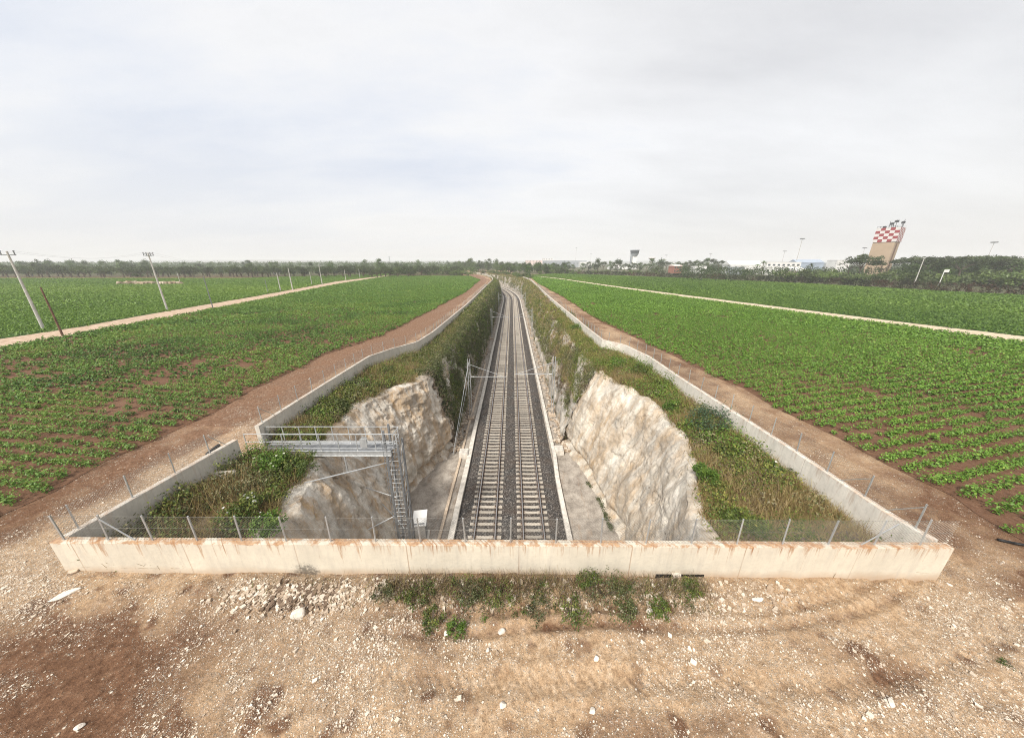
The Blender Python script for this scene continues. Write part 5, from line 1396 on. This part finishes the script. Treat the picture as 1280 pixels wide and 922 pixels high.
hd.box(.001, 4.999, (-d / 2 - .35) / cs + .003, (d / 2 + .35) / cs, .003, 4.999)
o = hd.build('checkered_head', M['check'], t); o.scale = (cw, cs, cs); o.location = (-hw, 0, zc)
for i, (ax, ay, ah, kind) in enumerate(((-.42, -.4, 1.0, 0), (-.25, -.3, 1.6, 1), (-.05, -.35, 4.2, 0), (.04, -.3, 3.6, 1), (.12, -.32, 4.6, 0), (.22, -.3, 5.0, 1), (.45, .1, 5.2, 0), (.48, -.2, 4.0, 1))):
    mb = MB(); px_, py_ = ax * w, ay * d
    mb.tube((px_, py_, zt), (px_, py_, zt + ah), .14, .1, 6)
    if kind: frus_r = 1.0; mb.box(px_ - .9, px_ + .9, py_ - .2, py_ + .2, zt + ah - 1.8, zt + ah - .4)
    mb.build('aerial', M['dark'], t)
mb = MB()
for q in (-1, 1): mb.bar((-hw, q * (d / 2), zt + 1), (hw, q * (d / 2), zt + 1), .12, .12)
for q in np.linspace(-hw, hw, 7): mb.bar((q, -d / 2, zt), (q, -d / 2, zt + 1), .1, .1)
mb.build('roof_rail', M['dark'], t)

# floodlight masts, signs, poles near the airport
def flood(px, y, ptop, label, r=.3, s=1.0):
    h = hgt_at(y, ptop); x = xrow(px, ptop, y); t = empty('floodlight_mast', (x, y, 0), 0, label, 'light mast', 'floodlight masts of the airport')
    mb = MB(); mb.tube((0, 0, 0), (0, 0, h), r, r * .5, 7); mb.build('shaft', M['pole'], t)
    mb = MB(); frus(mb, 2.0 * s, 2.2 * s, h - .2, h + .35, 10); mb.build('lamp_ring', M['dgalv'], t)
flood(1003, 300, 298.5, 'tallest floodlight mast above the blue grey shed', .35, .85)
flood(981, 420, 314, 'shorter floodlight mast above the white airport building'); flood(888.5, 520, 317, 'slim floodlight mast above the tree belt before the hangar', .25)
flood(833, 620, 319, 'small far floodlight mast past the water tower', .25); flood(720.5, 760, 310, 'tall thin floodlight mast above the long grey terminal', .28, .9)
flood(739, 800, 317, 'short thin floodlight mast near the end of the terminal', .25); flood(1081, 300, 310, 'floodlight mast half hidden beside the checkered tower', .2, .7)
t_ = flood(1243, 215, 303, 'floodlight mast rising out of the pine wood beyond the hedge', .22, .7)
x, y = px_at(1142, 150), 150; h = hgt_at(y, 323); t = empty('lamp_post', (x, y, 0), 0, 'stout pale lamp post behind the hedge near the checkered tower', 'lamp post'); mb = MB(); mb.tube((0, 0, 0), (0, 0, h), .2, .13, 8); mb.build('shaft', M['pole'], t); mb = MB(); mb.box(-.6, .6, -.2, .2, h, h + .25); mb.build('lamp_head', M['white'], t)
x, y = px_at(1173, 150), 150; h = hgt_at(y, 341); t = empty('signboard', (x, y, 0), .2, 'small white signboard on a post behind the hedge', 'sign'); mb = MB(); mb.tube((0, 0, 0), (0, 0, h + 1.2), .14, .14, 6); mb.build('post', M['white'], t); mb = MB(); mb.box(0, 3.0, -.08, .08, h + .2, h + 1.4); mb.build('panel', M['white'], t)
x, y = px_at(1036, 175), 175; h = hgt_at(y, 337); t = empty('lamp_post', (x, y, 0), 0, 'thin grey lamp post behind the hedge before the grey low building', 'lamp post'); mb = MB(); mb.tube((0, 0, 0), (0, 0, h), .14, .1, 6); mb.build('shaft', M['pole'], t); mb = MB(); mb.box(-.5, .5, -.15, .15, h, h + .2); mb.build('lamp_head', M['pole'], t)
x, y = px_at(488, 700), 700; h = hgt_at(y, 320); t = empty('lattice_pylon', (x, y, 0), 0, 'lone far pylon on the horizon above the olive groves', 'pylon')
mb = MB()
for sx in (-1, 1):
    for sy in (-1, 1): mb.tube((sx * 1.5, sy * 1.5, 0), (sx * .3, sy * .3, h), .14, .1, 4)
for k in range(8): mb.bar((-1.4 + k * .13, -1.4 + k * .13, h * k / 8), (1.2 - k * .13, -1.2 + k * .13, h * (k + 1) / 8), .12, .12)
mb.build('frame', M['dgalv'], t); mb = MB(); mb.bar((-3, 0, h - 1.5), (3, 0, h - 1.5), .2, .2); mb.build('crossarm', M['dgalv'], t)

# low hazy hills far away
V = []; nn = 160; xs_ = np.linspace(-5000, 4200, nn); yh = 4300
prof = 16 + 34 * sstep(-200, -3500, xs_) * fbm(xs_ * .0012, 0 * xs_, 0, 4, 2) + 18 * fbm(xs_ * .004, 0 * xs_, 0, 4, 5)
for (dy, f) in ((-500, 0), (-250, .6), (0, 1.0), (300, .7), (600, 0)):
    for xq, pq in zip(xs_, prof): V.append((xq, yh + dy, pq * f - .5))
hills = mesh_np('hills', np.array(V), [grid_faces(5, nn)], simple('hill_scrub', (.07, .085, .05), .95, 0, .4, .01), True); tag(hills, kind='structure')

# ------------------------------------------------------------------ haze
HAZE = 0.00036
hz = bpy.data.materials.new('haze_air'); hz.use_nodes = True; nt = hz.node_tree; nt.nodes.clear()
pv = nt.nodes.new('ShaderNodeVolumePrincipled'); pv.inputs['Color'].default_value = (.98, .98, .99, 1); pv.inputs['Density'].default_value = HAZE; pv.inputs['Anisotropy'].default_value = 0.0
om = nt.nodes.new('ShaderNodeOutputMaterial'); nt.links.new(pv.outputs[0], om.inputs['Volume'])
mb = MB(); mb.box(-5900, 5900, -400, 5900, -11.2, 75); o = mb.build('haze', hz); tag(o, 'thin pale haze filling the air', 'haze', kind='stuff')

# ------------------------------------------------------------------ sky and sun
w = bpy.data.worlds.new('World'); scene.world = w; w.use_nodes = True; nt = w.node_tree; nt.nodes.clear()
gw = G.__new__(G); gw.nt = nt; gw.mat = None
SUN_EL, SUN_AZ = R(46), R(-150)     # azimuth from +Y clockwise: sun behind-left of the camera
sky = nt.nodes.new('ShaderNodeTexSky'); sky.sky_type = 'NISHITA'; sky.sun_disc = False; sky.sun_elevation = SUN_EL; sky.sun_rotation = SUN_AZ; sky.dust_density = 3
tc = gw.n('TexCoord', out='Generated')
sp_ = gw.n('SeparateXYZ', {0: tc}); X_, Y_, Z_ = sp_, sp_.node.outputs[1], sp_.node.outputs[2]
den = gw.m('ADD', gw.m('MAXIMUM', Z_, 0.0), .22)
uv = gw.n('CombineXYZ', {0: gw.m('DIVIDE', X_, den), 1: gw.m('DIVIDE', Y_, den), 2: 0.0})
rot = gw.n('Mapping', {'Vector': uv, 'Rotation': (0, 0, R(-32)), 'Scale': (.45, .8, 1), 'Location': (.35, .2, 0)})
c1 = gw.noise(rot, .95, 6, .55); c2 = gw.noise(rot, 3.2, 6, .6)
rot2 = gw.n('Mapping', {'Vector': uv, 'Rotation': (0, 0, R(24)), 'Scale': (.30, 1.1, 1), 'Location': (1.7, .4, 0)})
c3 = gw.noise(rot2, 1.5, 6, .6)
cl = gw.m('ADD', gw.m('ADD', gw.m('MULTIPLY', c1, .62), gw.m('MULTIPLY', c2, .10)), gw.m('MULTIPLY', c3, .28))
# the cloud deck is thicker towards +X, thinner (bluish) towards -X
cl = gw.m('ADD', cl, gw.m('MULTIPLY', X_, .15))
cloud = gw.ramp(cl, [(.34, (4.0, 4.25, 4.8)), (.42, (4.7, 4.82, 5.1)), (.49, (5.25, 5.23, 5.25)), (.56, (4.8, 4.78, 4.8)), (.68, (3.9, 3.88, 3.95))])
hzn = gw.ramp(Z_, [(0, 1), (.28, 0)])
cloud = gw.mix(gw.m('MULTIPLY', hzn, .7), cloud, (5.0, 4.86, 4.75, 1))
skyc = gw.mix(.9, sky.outputs[0], cloud)
bg = nt.nodes.new('ShaderNodeBackground'); nt.links.new(skyc, bg.inputs[0]); bg.inputs[1].default_value = .098
ow = nt.nodes.new('ShaderNodeOutputWorld'); nt.links.new(bg.outputs[0], ow.inputs[0])

sd = bpy.data.lights.new('sun', 'SUN'); sd.energy = 2.8; sd.angle = R(10); sd.color = (1, .95, .87)
so = bpy.data.objects.new('sun', sd); COL.objects.link(so)
from mathutils import Vector
dirv = Vector((math.sin(SUN_AZ) * math.cos(SUN_EL), math.cos(SUN_AZ) * math.cos(SUN_EL), math.sin(SUN_EL)))
so.rotation_euler = dirv.to_track_quat('Z', 'Y').to_euler(); so.location = (-30, -30, 60)

# ------------------------------------------------------------------ render
scene.render.engine = 'CYCLES'
scene.view_settings.view_transform = 'Standard'; scene.view_settings.look = 'None'
scene.view_settings.gamma = 1; scene.view_settings.use_curve_mapping = False
scene.view_settings.exposure = 0.95
cy = scene.cycles
cy.max_bounces = 5; cy.diffuse_bounces = 3; cy.glossy_bounces = 2; cy.transmission_bounces = 2; cy.volume_bounces = 1; cy.transparent_max_bounces = 4
cy.use_denoising = True
try: cy.denoiser = 'OPENIMAGEDENOISE'; cy.denoising_prefilter = 'NONE'
except Exception: pass
cy.filter_width = 1.05; cy.use_adaptive_sampling = True; cy.adaptive_threshold = .01
